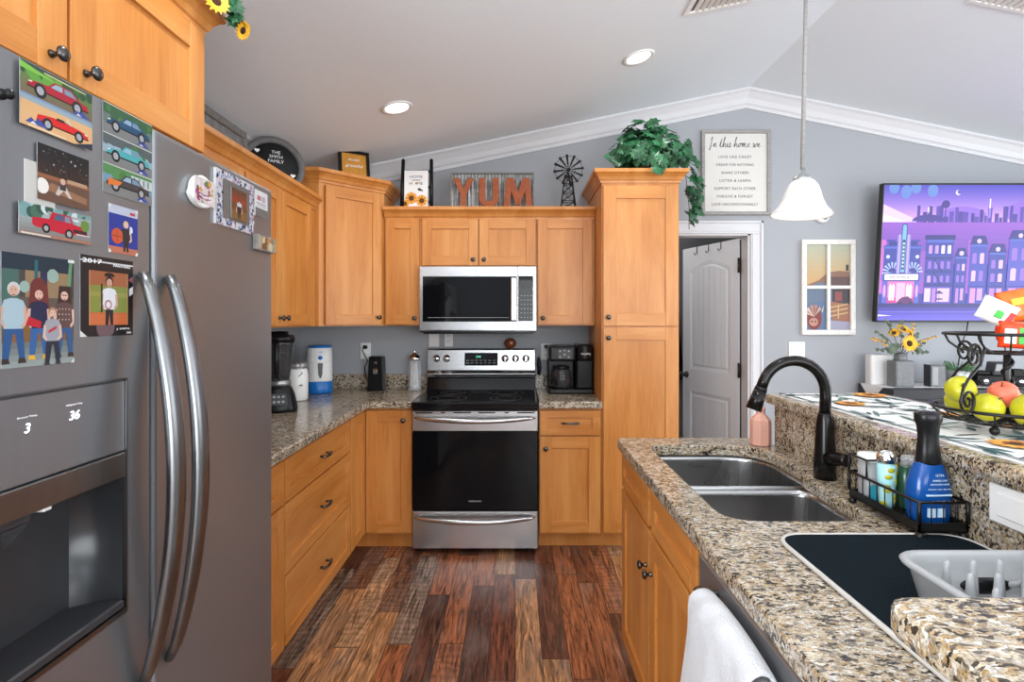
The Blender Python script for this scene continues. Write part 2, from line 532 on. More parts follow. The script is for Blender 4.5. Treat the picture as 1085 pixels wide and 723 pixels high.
def text(body, parent, m, x, z, h=None, w=None, y=0.0, ext=0.0006, name='lettering', shear=0.0, flat=False, align='CENTER', rot=None, sp=1.0):
    """lettering centred on x,z in the parent's front plane (facing -y), as its own mesh"""
    cu = bpy.data.curves.new('txt', 'FONT')
    cu.body = body
    cu.extrude = 0.0
    cu.shear = shear
    cu.space_character = sp
    cu.align_x = 'CENTER'
    cu.resolution_u = 3
    o = bpy.data.objects.new('txt', cu)
    C.objects.link(o)
    bpy.context.view_layer.update()
    me = bpy.data.meshes.new_from_object(o.evaluated_get(bpy.context.evaluated_depsgraph_get()))
    bpy.data.objects.remove(o)
    xs = [v.co.x for v in me.vertices]; ys = [v.co.y for v in me.vertices]
    cx, cy = (min(xs)+max(xs))/2, (min(ys)+max(ys))/2
    sx = sy = None
    if h: sy = h/(max(ys)-min(ys))
    if w: sx = w/(max(xs)-min(xs))
    sx = sx or sy; sy = sy or sx
    bm = bmesh.new()
    bm.from_mesh(me)
    bpy.data.meshes.remove(me)
    for v in bm.verts: v.co = Vector(((v.co.x-cx)*sx, 0, (v.co.y-cy)*sy))
    if ext > 0:
        g = bmesh.ops.extrude_face_region(bm, geom=bm.faces[:])
        for v in g['geom']:
            if isinstance(v, bmesh.types.BMVert): v.co.y -= ext
    bmesh.ops.recalc_face_normals(bm, faces=bm.faces[:])
    me = bpy.data.meshes.new(name)
    bm.to_mesh(me)
    bm.free()
    me.materials.append(m)
    o = bpy.data.objects.new(name, me)
    C.objects.link(o)
    o.parent = parent
    o.location = (x, y, z)
    if rot: o.rotation_euler = rot
    return o

class Pic:
    """a flat printed picture: coloured outlines stacked a hair apart on one sheet"""
    def __init__(s, w, h, base, th=0.0012, flat=False):
        s.w, s.h, s.th, s.flat = w, h, th, flat
        s.bm = bmesh.new()
        s.cl = s.bm.loops.layers.float_color.new('Col')
        s.k = 0
        a, b = 0.0, -th
        c = [(0, a, 0), (w, a, 0), (w, a, h), (0, a, h)]
        d = [(x, b, z) for x, y, z in c]
        s._face(d, base); s._face(c[::-1], (235, 235, 235))
        for i in range(4): s._face([c[i], c[(i+1) % 4], d[(i+1) % 4], d[i]], (235, 235, 235))
    def _face(s, pts, col):
        if s.flat: pts = [(x, z, -y) for x, y, z in pts]
        f = s.bm.faces.new([s.bm.verts.new(p) for p in pts])
        c = (*rgb(*col), 1)
        for l in f.loops: l[s.cl] = c
    def poly(s, pts, col, step=True):
        if step: s.k += 1
        y = -s.th - 0.000012*s.k
        q = [(min(max(u, 0), 1)*s.w, y, min(max(v, 0), 1)*s.h) for u, v in pts]
        a = sum(q[i][0]*q[(i+1) % len(q)][2]-q[(i+1) % len(q)][0]*q[i][2] for i in range(len(q)))
        if abs(a) < 1e-9: return s
        s._face(q if a > 0 else q[::-1], col)
        return s
    def rect(s, u0, v0, u1, v1, col): return s.poly([(u0, v0), (u1, v0), (u1, v1), (u0, v1)], col)
    def disc(s, u, v, r, col, n=14, ry=None, a0=0, a1=2*PI):
        ry = ry if ry else r*s.w/s.h
        return s.poly([(u+r*math.cos(a0+(a1-a0)*i/n), v+ry*math.sin(a0+(a1-a0)*i/n)) for i in range(n+(0 if abs(a1-a0) > 6.2 else 1))], col)
    def grad(s, v0, v1, c0, c1, n=8, u0=0, u1=1):
        for i in range(n):
            f = i/(n-1.0)
            s.rect(u0, v0+(v1-v0)*i/n, u1, v0+(v1-v0)*(i+1)/n, tuple(c0[j]+(c1[j]-c0[j])*f for j in range(3)))
        return s
    def build(s, name, m=None, parent=None, loc=None, rz=0.0, rot=None):
        me = bpy.data.meshes.new(name)
        s.bm.to_mesh(me)
        s.bm.free()
        me.materials.append(m or PRINT)
        o = bpy.data.objects.new(name, me)
        C.objects.link(o)
        o.parent = parent
        if loc: o.location = loc
        o.rotation_euler = rot if rot else (0, 0, rz)
        return o

# ------------------------------------------------------------------ room shell
LW, BW, RW, FW = -1.54, 4.0, 5.2, -3.0          # left, back, right, front walls
PEAKX, PEAKZ, SL = 1.66, 3.06, 0.205
def zc(x): return PEAKZ - SL*abs(x-PEAKX)
DX0, DX1, DH = 0.93, 1.69, 2.03
m = MB(); m.box((LW-0.1, FW-0.1, -0.06), (RW+0.1, 6.2, 0.0)); struct(m.build('floor', FLOOR))
m = MB()
for x0, x1 in ((LW-0.12, PEAKX), (PEAKX, RW+0.12)):
    m.prism([(x0, FW-0.1, zc(x0)), (x1, FW-0.1, zc(x1)), (x1, FW-0.1, zc(x1)+0.1), (x0, FW-0.1, zc(x0)+0.1)], (0, BW-FW+0.22, 0))
struct(m.build('ceiling', CEIL))
m = MB()
m.prism([(LW, BW, 0), (DX0, BW, 0), (DX0, BW, DH), (DX1, BW, DH), (DX1, BW, 0), (RW, BW, 0), (RW, BW, zc(RW)), (PEAKX, BW, PEAKZ), (LW, BW, zc(LW))], (0, 0.115, 0))
struct(m.build('wall_back', WALL))
m = MB(); m.box((LW-0.1, -0.2, 0), (LW, BW+0.115, zc(LW)-0.001)); m.box((LW-0.1, FW, 0), (LW, -2.2, zc(LW)-0.001)); m.box((LW-0.1, -2.2, 0), (LW, -0.2, 0.88)); m.box((LW-0.1, -2.2, 2.12), (LW, -0.2, zc(LW)-0.001)); struct(m.build('wall_left', WALL))  # unseen opening cut for the added left fill lamp
# unseen right and front walls, with wide openings made up to let light in
m = MB()
for y0, y1, z0, z1 in ((FW, -0.5, 0, 1), (2.9, BW, 0, 1)): m.box((RW, y0, 0), (RW+0.1, y1, zc(RW)))
m.box((RW, -0.5, 2.3), (RW+0.1, 2.9, zc(RW)))
struct(m.build('wall_right', WALL))
m = MB()
m.box((LW, FW-0.1, 0), (0.0, FW, 2.3)); m.box((4.5, FW-0.1, 0), (RW, FW, 2.3)); m.box((0.0, FW-0.1, 0), (4.5, FW, 0.35))
m.prism([(LW, FW-0.1, 2.3), (RW, FW-0.1, 2.3), (RW, FW-0.1, zc(RW)), (PEAKX, FW-0.1, PEAKZ), (LW, FW-0.1, zc(LW))], (0, 0.1, 0))
struct(m.build('wall_front', WALL))
# hall beyond the open door
m = MB()
m.box((0.55, 5.30, 0), (2.6, 5.38, 2.5)); m.box((0.47, 4.115, 0), (0.55, 5.38, 2.5)); m.box((2.6, 4.115, 0), (2.68, 5.38, 2.5))
m.box((0.47, 4.115, 2.5), (2.68, 5.38, 2.56))
struct(m.build('wall_hall', WALL))
area('hall_fill', (0.85, 4.6, 2.3), (0, R(-40), 0), 0.4, 0.4, 3.0, (1, 0.97, 0.93))  # unseen lamp added to brighten the open door's face
# crown trim
CP = [(0, 0), (0.075, 0), (0.075, 0.014), (0.06, 0.028), (0.036, 0.062), (0.022, 0.095), (0.012, 0.105), (0.012, 0.128), (0, 0.128)]
m = MB()
rows = []
for x in (LW, PEAKX, RW):
    rows.append([m.bm.verts.new((x, BW-o, zc(x)-0.0-d)) for o, d in CP])
for i in range(2):
    for j in range(len(CP)):
        m.bm.faces.new((rows[i][j], rows[i][(j+1) % len(CP)], rows[i+1][(j+1) % len(CP)], rows[i+1][j]))
struct(m.build('trim_1', WHITE))
m = MB()
rows = []
for y in (FW, BW-0.076):
    rows.append([m.bm.verts.new((LW+o, y, zc(LW+o)-d)) for o, d in CP])
for j in range(len(CP)): m.bm.faces.new((rows[0][j], rows[0][(j+1) % len(CP)], rows[1][(j+1) % len(CP)], rows[1][j]))
m.bm.faces.new(rows[0]); m.bm.faces.new(rows[1])
struct(m.build('trim_2', WHITE))
# door casing and jamb
m = MB()
CW = 0.09
for x0, x1 in ((DX0-CW, DX0), (DX1, DX1+CW)):
    m.box((x0, BW-0.016, 0), (x1, BW, DH-0.004), 0.004)
    xo = x0 if x0 < DX0 else x1-0.02
    m.box((xo, BW-0.026, 0), (xo+0.02, BW-0.014, DH+CW), 0.004)
    xi = (x0+0.055 if x0 < DX0 else x0+0.01)
    m.box((xi, BW-0.021, 0), (xi+0.025, BW-0.014, DH), 0.004)
m.box((DX0-CW, BW-0.016, DH-0.004), (DX1+CW, BW, DH+CW), 0.004)
m.box((DX0-CW, BW-0.026, DH+CW-0.02), (DX1+CW, BW-0.014, DH+CW), 0.004)
m.box((DX0-CW+0.03, BW-0.021, DH+0.012), (DX1+CW-0.03, BW-0.014, DH+0.036), 0.004)
m.box((DX0, BW-0.002, 0), (DX0+0.014, BW+0.117, DH)); m.box((DX1-0.014, BW-0.002, 0), (DX1, BW+0.117, DH)); m.box((DX0, BW-0.002, DH-0.014), (DX1, BW+0.117, DH))
struct(m.build('trim_3', WHITE))

# the open door: hinged on the right jamb, swung away into the hall
HX, HY = 1.672, 4.125
dv = Vector((1.455-HX, 4.80-HY, 0)); DL = 0.70
ang = math.atan2(-dv.y, -dv.x)
EX, EY = HX+dv.normalized().x*DL, HY+dv.normalized().y*DL
d1 = bpy.data.objects.new('door_1', None); C.objects.link(d1)
d1.location = (EX, EY, 0.012); d1.rotation_euler = (0, 0, ang); struct(d1)
m = MB()                                            # local x from free edge to hinge edge, seen face at -y
H2 = 2.0
m.box((0, 0, 0), (DL, 0.03, H2), 0.001)
def arch(x0, x1, z0, z1, rise, n=12):
    return [(x0, z0), (x1, z0)] + [(x1-(x1-x0)*i/n, z1+rise*math.sin(PI*i/n)) for i in range(n+1)]
def ring(m, o, i, y0, y1):
    n = len(o)
    for k in range(n):
        a, b, c, d = o[k], o[(k+1) % n], i[(k+1) % n], i[k]
        m.poly([(a[0], y0, a[1]), (b[0], y0, b[1]), (c[0], y1, c[1]), (d[0], y1, d[1])])
PAN = ((0.10, 0.60, 0.98, 1.80, 0.07), (0.10, 0.60, 0.14, 0.80, 0.0))
fr = [(0, 0), (DL, 0), (DL, H2), (0, H2)]
# stiles and rails around two raised, grooved panels
yF = -0.012
m.box((0, yF, 0), (0.10, 0, H2)); m.box((0.60, yF, 0), (DL, 0, H2)); m.box((0.10, yF, 0), (0.60, 0, 0.14)); m.box((0.10, yF, 0.80), (0.60, 0, 0.98))
n = 14
top = [(0.10+0.5*i/n, 1.80+0.07*math.sin(PI*i/n)) for i in range(n+1)]
m.prism([(0.10, yF, H2), (0.60, yF, H2)] + [(x, yF, z) for x, z in top[::-1]], (0, 0.012, 0))
for x0, x1, z0, z1, rise in PAN:
    o_, i_ = arch(x0, x1, z0, z1, rise), arch(x0+0.03, x1-0.03, z0+0.03, z1-0.03, rise)
    ring(m, o_, i_, yF+0.001, -0.003)
    i2 = arch(x0+0.045, x1-0.045, z0+0.045, z1-0.045, rise)
    ring(m, i_, i2, -0.003, -0.009)
    w = (x1-x0-0.09)/6
    for k in range(6):
        a = x0+0.045+k*w
        zt = [z1-0.045+rise*math.sin(PI*(a+q*w-x0)/(x1-x0)) for q in (0.04, 0.5, 0.96)]
        m.prism([(a+0.04*w, -0.010, z0+0.045), (a+0.96*w, -0.010, z0+0.045), (a+0.96*w, -0.010, zt[2]), (a+0.5*w, -0.010, zt[1]), (a+0.04*w, -0.010, zt[0])], (0, 0.009, 0))
m.build('door_panel', DOORW, d1)
m = MB()
m.lathe([(0.028, 0.012), (0.028, 0.018), (0.011, 0.022), (0.010, 0.045), (0.022, 0.052), (0.027, 0.065), (0.022, 0.078), (0.001, 0.082)], (0.055, 0, 0.93), '-y', 18)
m.build('door_knob', BRONZE, d1)
for z in (0.22, 1.02, 1.80):
    m = MB(); m.box((DL+0.001, -0.022, z-0.045), (DL+0.012, 0.012, z+0.045), 0.002); m.cyl((DL+0.004, -0.018, z-0.055), (DL+0.004, -0.018, z+0.055), 0.008, n=12)
    m.build('hinge', BRONZE, d1)
m = MB(); m.box((DL+0.001, -0.004, 0.01), (DL+0.004, 0.028, H2-0.01)); m.build('hinge_gap_shade', BPLA, d1)  # dark strip standing in for the shaded gap at the hinge edge
for k, x in enumerate((0.20, 0.35, 0.50)):
    m = MB()
    m.tube([(x, 0.034, H2-0.02), (x, 0.033, H2+0.006), (x, -0.014, H2+0.006), (x, -0.016, H2-0.05), (x, -0.035, H2-0.07), (x, -0.045, H2-0.05)], 0.003, 6)
    tag(m.build('over_door_hook', PEWTER, None), ('leftmost', 'middle', 'rightmost')[k]+' of three metal hooks hanging over the top of the white door', 'hook', 'hooks over the open door').matrix_world = Matrix.Translation((EX, EY, 0.012)) @ Matrix.Rotation(ang, 4, 'Z')
# dark garment hanging in the hall
t = thing('hanging_apron', 'black cloth apron hanging in the hall left of the open white door', 'apron', (1.475, 5.265, 0.9))
m = MB()
rows = []
for i in range(10):
    z = 0.85*(i/9.0)-0.06
    w = 0.125-0.10*(i/9.0)**1.3
    rows.append([m.bm.verts.new((math.sin(q)*w, -math.cos(q)*0.022-0.004*math.sin(5*q), z)) for q in [2*PI*k/18 for k in range(18)]])
for a, b in zip(rows, rows[1:]):
    for k in range(18):
        f = m.bm.faces.new((a[k], a[(k+1) % 18], b[(k+1) % 18], b[k])); f.smooth = True
m.bm.faces.new(rows[0]); m.bm.faces.new(rows[-1])
m.build('cloth', CLOTHB, t)
m = MB(); m.tube([(0.0, 0, 0.78), (0.01, 0.004, 0.95), (0.0, 0.02, 1.02), (-0.012, 0.004, 0.95), (0, 0, 0.78)], 0.004, 6); m.build('neck_strap', CLOTHB, t)

# ------------------------------------------------------------------ cabinets
def shaker(m, x0, x1, z0, z1, rail=0.06, th=0.02, rec=0.009):
    b = 0.0015
    m.box((x0, -th, z0), (x0+rail, 0, z1), b); m.box((x1-rail, -th, z0), (x1, 0, z1), b)
    m.box((x0+rail, -th, z0), (x1-rail, 0, z0+rail), b, 1); m.box((x0+rail, -th, z1-rail), (x1-rail, 0, z1), b, 1)
    m.box((x0+rail-0.002, -th+rec, z0+rail-0.002), (x1-rail+0.002, -0.001, z1-rail+0.002))
def knob(parent, x, z, y=-0.02, mm=None):
    m = MB()
    m.lathe([(0.0085, 0), (0.0075, 0.004), (0.005, 0.008), (0.005, 0.014), (0.010, 0.018), (0.0148, 0.022), (0.0152, 0.026), (0.011, 0.030), (0.0005, 0.032)], (x, y, z), '-y', 16)
    return m.build('knob', mm or PEWTER, parent)
def pull(parent, x, z, w=0.095, y=-0.02):
    m = MB()
    for s in (-1, 1): m.cyl((x+s*w/2*0.8, y, z), (x+s*w/2*0.8, y-0.024, z), 0.0055, n=10)
    m.tube([(x-w/2*1.15, y-0.018, z), (x-w/2, y-0.024, z), (x-w/4, y-0.030, z), (x, y-0.032, z), (x+w/4, y-0.030, z), (x+w/2, y-0.024, z), (x+w/2*1.15, y-0.018, z)], [0.004, 0.006, 0.006, 0.0065, 0.006, 0.006, 0.004], 8)
    return m.build('pull_handle', PEWTER, parent)
def front(root, name, x0, x1, z0, z1, rail=0.06, kn=None, pl=False, hz=False):
    m = MB()
    shaker(m, x0, x1, z0, z1, rail)
    o = m.build(name, [WH, WH] if hz else [W, WH], root)
    if kn: knob(o, kn[0], kn[1])
    if pl: pull(o, (x0+x1)/2, (z0+z1)/2)
    return o
CR = [(0, 0), (0.008, 0), (0.010, 0.012), (0.016, 0.016), (0.024, 0.034), (0.038, 0.050), (0.046, 0.054), (0.050, 0.058), (0.050, 0.078), (0, 0.078)]
def crown(path, parent, z, name='crown'):
    m = MB(); m.sweep(path, CR, 1, 0, z)
    return m.build(name, W, parent)
def base_body(root, w, d, toe=0.1, top=0.872, openings=False):
    m = MB()
    if openings:
        m.box((0, 0, toe), (0.018, d, top)); m.box((w-0.018, 0, toe), (w, d, top)); m.box((0.018, 0, toe), (w-0.018, d, toe+0.018)); m.box((0.018, d-0.012, toe), (w-0.018, d, top))
        m.box((0.018, 0, toe+0.018), (0.06, 0.018, top)); m.box((w-0.06, 0, toe+0.018), (w-0.018, 0.018, top)); m.box((0.06, 0, top-0.04), (w-0.06, 0.018, top)); m.box((0.06, 0, 0.70), (w-0.06, 0.018, 0.74))
        m.box((w/2-0.03, 0, toe+0.018), (w/2+0.03, 0.018, 0.70)); m.box((0.06, 0, toe+0.018), (w-0.06, 0.018, 0.14))
    else: m.box((0, 0, toe), (w, d, top), 0.001)
    m.build('body', W, root)
    m = MB(); m.box((0, 0.075, 0), (w, 0.09, toe)); m.build('toe_kick', W, root)

UB, UT = 1.37, 2.10
# over-refrigerator cabinet
t = thing('wall_cabinet', 'deep maple wall cabinet above the dark refrigerator, two knobs at its bottom', 'cabinet', (-0.93, 0.62, 1.88), R(90))
m = MB(); m.box((0, 0, 0), (1.02, 0.609, 0.452), 0.001); m.build('body', W, t)
front(t, 'door', 0.015, 0.508, 0.02, 0.368, 0.07, (0.468, 0.055))
front(t, 'door', 0.516, 1.005, 0.02, 0.368, 0.07, (0.556, 0.055))
crown([(0, 0), (1.02, 0), (1.02, 0.609)], t, 0.375)
# left wall run
t = thing('wall_cabinet', 'maple wall cabinet on the left wall, partly hidden behind the refrigerator edge', 'cabinet', (-1.21, 1.66, UB), R(90))
m = MB(); m.box((0, 0, 0), (0.785, 0.329, UT-UB), 0.001); m.build('body', W, t)
front(t, 'door', 0.01, 0.39, 0.008, 0.70, 0.06, (0.36, 0.05)); front(t, 'door', 0.396, 0.776, 0.008, 0.70, 0.06, (0.426, 0.05))
t = thing('wall_cabinet', 'double-door maple wall cabinet on the left wall next to the angled corner cabinet', 'cabinet', (-1.21, 2.447, UB), R(90))
m = MB(); m.box((0, 0, 0), (0.905, 0.329, UT-UB), 0.001); m.build('body', W, t)
front(t, 'door', 0.01, 0.378, 0.008, 0.70, 0.06, (0.348, 0.05)); front(t, 'door', 0.384, 0.80, 0.008, 0.70, 0.06, (0.414, 0.05))
tag(crown([(-1.21, 1.645), (-1.21, 3.345)], None, UT-0.03, 'crown_molding'), 'straight maple crown moulding along the top of the left wall cabinets', 'moulding')
# angled corner cabinet
cx, cy = -1.19, 3.36
t = thing('corner_cabinet', 'tall angled maple wall cabinet in the corner left of the stove', 'cabinet', (cx, cy, UB), R(45))
def loc45(x, y):
    dx, dy = x-cx, y-cy; s = math.sqrt(0.5)
    return ((dx+dy)*s, (dy-dx)*s)
pts = [loc45(*p) for p in ((LW+0.001, 3.36), (-1.19, 3.36), (-0.87, 3.68), (-0.87, 3.999), (LW+0.001, 3.999))]
m = MB(); m.prism([(x, y, 0) for x, y in pts], (0, 0, 0.951)); m.build('body', W, t)
L45 = 0.32*math.sqrt(2)
front(t, 'door', 0.035, L45-0.03, 0.008, 0.86, 0.065, (L45-0.06, 0.055))
crown(pts[:4], t, 0.875)
# back wall run
t = thing('wall_cabinet', 'narrow single-door maple wall cabinet between corner cabinet and microwave', 'cabinet', (-0.865, 3.67, UB))
m = MB(); m.box((0, 0, 0), (0.242, 0.329, UT-UB), 0.001); m.build('body', W, t)
front(t, 'door', 0.012, 0.234, 0.008, 0.70, 0.06, (0.205, 0.05))
t = thing('wall_cabinet', 'short double-door maple wall cabinet above the microwave', 'cabinet', (-0.622, 3.67, 1.758))
m = MB(); m.box((0, 0, 0), (0.762, 0.329, UT-1.758), 0.001); m.build('body', W, t)
front(t, 'door', 0.008, 0.377, 0.008, 0.312, 0.062, (0.345, 0.045)); front(t, 'door', 0.385, 0.754, 0.008, 0.312, 0.062, (0.417, 0.045))
t = thing('wall_cabinet', 'single-door maple wall cabinet between the microwave and the tall pantry', 'cabinet', (0.141, 3.67, UB))
m = MB(); m.box((0, 0, 0), (0.384, 0.329, UT-UB), 0.001); m.build('body', W, t)
front(t, 'door', 0.008, 0.366, 0.008, 0.70, 0.062, (0.04, 0.05))
m = MB(); m.sweep([(-0.8635, 3.67), (0.5245, 3.67)], CR, 1, 0, UT-0.028); m.box((-0.8635, 3.671, UT+0.0005), (0.5245, 3.999, UT+0.0485))
tag(m.build('crown_molding', W), 'maple crown moulding under the YUM sign, above the microwave cabinets', 'moulding')
# pantry
t = thing('pantry_cabinet', 'tall maple pantry cabinet with two stacked doors right of the coffee maker', 'cabinet', (0.527, 3.39, 0))
m = MB(); m.box((0, 0, 0.1), (0.472, 0.609, 2.321), 0.001); m.build('body', W, t)
m = MB(); m.box((0, 0.075, 0), (0.472, 0.09, 0.1)); m.build('toe_kick', W, t)
front(t, 'door', 0.008, 0.464, 1.372, 2.225, 0.078, (0.036, 1.425)); front(t, 'door', 0.008, 0.464, 0.115, 1.362, 0.078, (0.036, 1.30))
crown([(0, 0.609), (0, 0), (0.472, 0), (0.472, 0.609)], t, 2.245)
# base cabinets
t = thing('base_cabinet', 'maple base cabinet at the left, mostly hidden by the refrigerator', 'cabinet', (-0.93, 1.64, 0), R(90))
base_body(t, 0.552, 0.609)
front(t, 'drawer', 0.01, 0.545, 0.685, 0.858, 0.045, None, True, True); front(t, 'door', 0.01, 0.545, 0.115, 0.675, 0.06, (0.05, 0.62))
t = thing('drawer_cabinet', 'maple base cabinet with three wide drawers on the left wall', 'cabinet', (-0.93, 2.194, 0), R(90))
base_body(t, 0.876, 0.609)
for z0, z1 in ((0.685, 0.858), (0.398, 0.677), (0.115, 0.390)): front(t, 'drawer', 0.008, 0.866, z0, z1, 0.052, None, True, True)
t = thing('corner_base_cabinet', 'maple corner base cabinet with folding door left of the stove', 'cabinet', (LW+0.001, 3.072, 0))
m = MB(); m.prism([(x, y, 0.1) for x, y in ((0, 0), (0.609, 0), (0.609, 0.318), (0.917, 0.318), (0.917, 0.927), (0, 0.927))], (0, 0, 0.772)); m.build('body', W, t)
m = MB(); m.prism([(x, y, 0) for x, y in ((0.534, 0), (0.549, 0), (0.549, 0.393-0.015), (0.917, 0.393-0.015), (0.917, 0.393), (0.534, 0.393))], (0, 0, 0.1)); m.build('toe_kick', W, t)
o = front(t, 'door', 0.022, 0.302, 0.115, 0.858, 0.068, (0.252, 0.80)); o.location = (0.609, 0.318, 0)
o = front(t, 'door', 0.008, 0.292, 0.115, 0.858, 0.068); o.location = (0.609, 0, 0); o.rotation_euler = (0, 0, R(90))
t = thing('base_cabinet', 'maple base cabinet with one drawer and door under the coffee maker', 'cabinet', (0.1435, 3.39, 0))
base_body(t, 0.382, 0.609)
front(t, 'drawer', 0.006, 0.372, 0.708, 0.858, 0.046, None, True, True); front(t, 'door', 0.006, 0.372, 0.115, 0.698, 0.07, (0.04, 0.63))
# sink base in the island
t = thing('sink_cabinet', 'maple sink base cabinet with two knobbed doors on the island', 'cabinet', (0.455, 2.29, 0), R(-90))
base_body(t, 0.97, 0.57, openings=True)
front(t, 'false_drawer_front', 0.02, 0.472, 0.735, 0.862, 0.045, hz=True); front(t, 'false_drawer_front', 0.512, 0.955, 0.735, 0.862, 0.045, hz=True)
front(t, 'door', 0.02, 0.484, 0.115, 0.722, 0.066, (0.452, 0.60)); front(t, 'door', 0.49, 0.955, 0.115, 0.722, 0.066, (0.522, 0.60))

# ------------------------------------------------------------------ counters
def slab(outer, holes, z0, z1, bev=0.006):
    m = MB(); bm = m.bm
    es = []
    for lp in [outer]+holes:
        v = [bm.verts.new((x, y, z1)) for x, y in lp]
        es += [bm.edges.new((v[i], v[(i+1) % len(v)])) for i in range(len(v))]
    if holes: bmesh.ops.triangle_fill(bm, use_beauty=True, edges=es)
    else: bm.faces.new(v)
    g = bmesh.ops.extrude_face_region(bm, geom=bm.faces[:])
    for v in g['geom']:
        if isinstance(v, bmesh.types.BMVert): v.co.z = z0
    bmesh.ops.recalc_face_normals(bm, faces=bm.faces[:])
    if bev:
        bm.normal_update()
        ed = [e for e in bm.edges if len(e.link_faces) == 2 and abs(e.calc_face_angle(0)) > 1.2 and abs(e.verts[0].co.z-e.verts[1].co.z) < 1e-5]
        bmesh.ops.bevel(bm, geom=ed, offset=bev, segments=2, profile=0.5, affect='EDGES')
    return m
def rnd_poly(pts, rad, n=6):
    """rounds the corners of a polygon; rad = radius per corner"""
    out = []
    N = len(pts)
    for i in range(N):
        p, a, b = Vector(pts[i]), Vector(pts[i-1]), Vector(pts[(i+1) % N])
        r = rad[i] if isinstance(rad, (list, tuple)) else rad
        if r <= 0: out.append((p.x, p.y)); continue
        u, w = (a-p).normalized(), (b-p).normalized()
        k = min(r, (a-p).length*0.49, (b-p).length*0.49)
        A, B = p+u*k, p+w*k
        for j in range(n+1):
            s = j/n
            q = A*(1-s)**2 + p*2*s*(1-s) + B*s*s
            out.append((q.x, q.y))
    return out
CT0, CT1 = 0.873, 0.915
t = thing('countertop', 'L-shaped speckled granite countertop left of the stove', 'countertop', (LW, 1.64, CT0))
def off(pts, o): return [(x-o[0], y-o[1]) for x, y in pts]
m = slab(off(rnd_poly([(LW+0.001, 1.645), (-0.885, 1.645), (-0.885, 3.345), (-0.6235, 3.345), (-0.6235, 3.999), (LW+0.001, 3.999)], [0, 0.025, 0.07, 0.02, 0, 0], 4), (LW, 1.64)), [], 0, CT1-CT0, 0.008)
m.build('slab', G, t)
m = MB(); m.box((0.021, 2.34, CT1-CT0), (0.9165, 2.3585, 0.145), 0.002); m.build('backsplash', G, t)
m = MB(); m.box((0.0015, 0.005, CT1-CT0), (0.020, 2.3585, 0.145), 0.002); m.build('backsplash', G, t)
t = thing('countertop', 'short speckled granite countertop under the coffee maker', 'countertop', (0.1435, 3.345, CT0))
m = slab([(0, 0), (0.382, 0), (0.382, 0.044), (0.3825, 0.044), (0.3825, 0.654), (0, 0.654)], [], 0, CT1-CT0, 0.008); m.build('slab', G, t)
m = MB(); m.box((0, 0.635, CT1-CT0), (0.3825, 0.6535, 0.145), 0.002); m.build('backsplash', G, t)

# island: raised bar wall, granite sink top, raised bar top with return
IX0, SPX = 0.425, 1.03
m = MB()
m.box((SPX+0.022, -0.2, 0), (SPX+0.14, 2.20, 1.0775)); m.box((0.47, -0.2, 0), (0.55, 0.56, 1.0775)); m.box((0.55, 0.44, 0), (SPX+0.022, 0.56, 1.0775))
struct(m.build('wall_island', WALL))
BOWL_A = rnd_poly([(0.535, 1.815), (0.925, 1.80), (0.965, 1.86), (0.955, 2.185), (0.535, 2.185)], [0.05, 0.01, 0.01, 0.15, 0.07])
HOLE = rnd_poly([(0.525, 1.375), (0.895, 1.375), (0.915, 1.745), (0.92, 1.785), (0.955, 1.80), (0.955, 2.195), (0.525, 2.195)], [0.09, 0.09, 0.02, 0.02, 0.03, 0.16, 0.08], 8)
t = thing('island_countertop', 'low speckled granite island countertop around the double sink', 'countertop', (IX0, 0.565, CT0))
m = slab(off(rnd_poly([(IX0, 0.565), (SPX, 0.565), (SPX, 2.335), (IX0, 2.335)], [0, 0, 0.01, 0.03]), (IX0, 0.565)), [off(HOLE, (IX0, 0.565))], 0, CT1-CT0, 0.006)
m.build('slab', G, t)
m = MB(); m.box((SPX-IX0, 0, 0), (SPX-IX0+0.0215, 1.64, 0.204), 0.001); m.build('backsplash', G, t)
m = MB(); m.box((0.05, -0.005+0.002, 0.042), (SPX-IX0, 0.02, 0.204), 0.001); m.build('backsplash', G, t)
t = thing('bar_countertop', 'raised speckled granite bar top with a return at the near end', 'countertop', (1.0, 0.0, 1.078))
o_ = rnd_poly([(0.397, -0.2), (1.48, -0.2), (1.48, 2.24), (1.0, 2.24), (1.0, 0.605), (0.397, 0.605)], [0, 0, 0.04, 0.03, 0.05, 0.03])
m = slab(off(o_, (1.0, 0.0)), [], 0, 0.037, 0.009); m.build('slab', G, t)

# ------------------------------------------------------------------ sink and faucet
t = thing('kitchen_sink', 'double-bowl stainless steel sink set under the granite island top', 'sink', (0.5, 1.35, CT0))
def bowl(outline, depth, name, ox=0.5, oy=1.35):
    m = MB(); bm = m.bm
    cxm = sum(p[0] for p in outline)/len(outline); cym = sum(p[1] for p in outline)/len(outline)
    rows = []
    for s, z in ((1.0, -0.0006), (0.995, -0.02), (0.985, -0.06), (0.975, -depth+0.03), (0.955, -depth+0.012), (0.91, -depth), (0.10, -depth-0.006)):
        rows.append([bm.verts.new((cxm+(x-cxm)*s-ox, cym+(y-cym)*s-oy, z)) for x, y in outline])
    N = len(outline)
    for a, b in zip(rows, rows[1:]):
        for i in range(N):
            f = bm.faces.new((a[i], b[i], b[(i+1) % N], a[(i+1) % N])); f.smooth = True
    bm.faces.new(rows[-1])
    o = m.build(name, SINK, t, recalc=False)
    md = o.modifiers.new('solid', 'SOLIDIFY'); md.thickness = 0.002; md.offset = 1
    m = MB(); m.lathe([(0.001, 0.0), (0.030, 0.0), (0.038, 0.003), (0.042, 0.001)], (cxm-ox, cym-oy, -depth-0.004), n=20); m.build('drain', CHROME, o)
    return o
BA = rnd_poly([(0.520, 1.80), (0.962, 1.80), (0.964, 2.203), (0.518, 2.203)], [0.06, 0.03, 0.16, 0.08], 8)
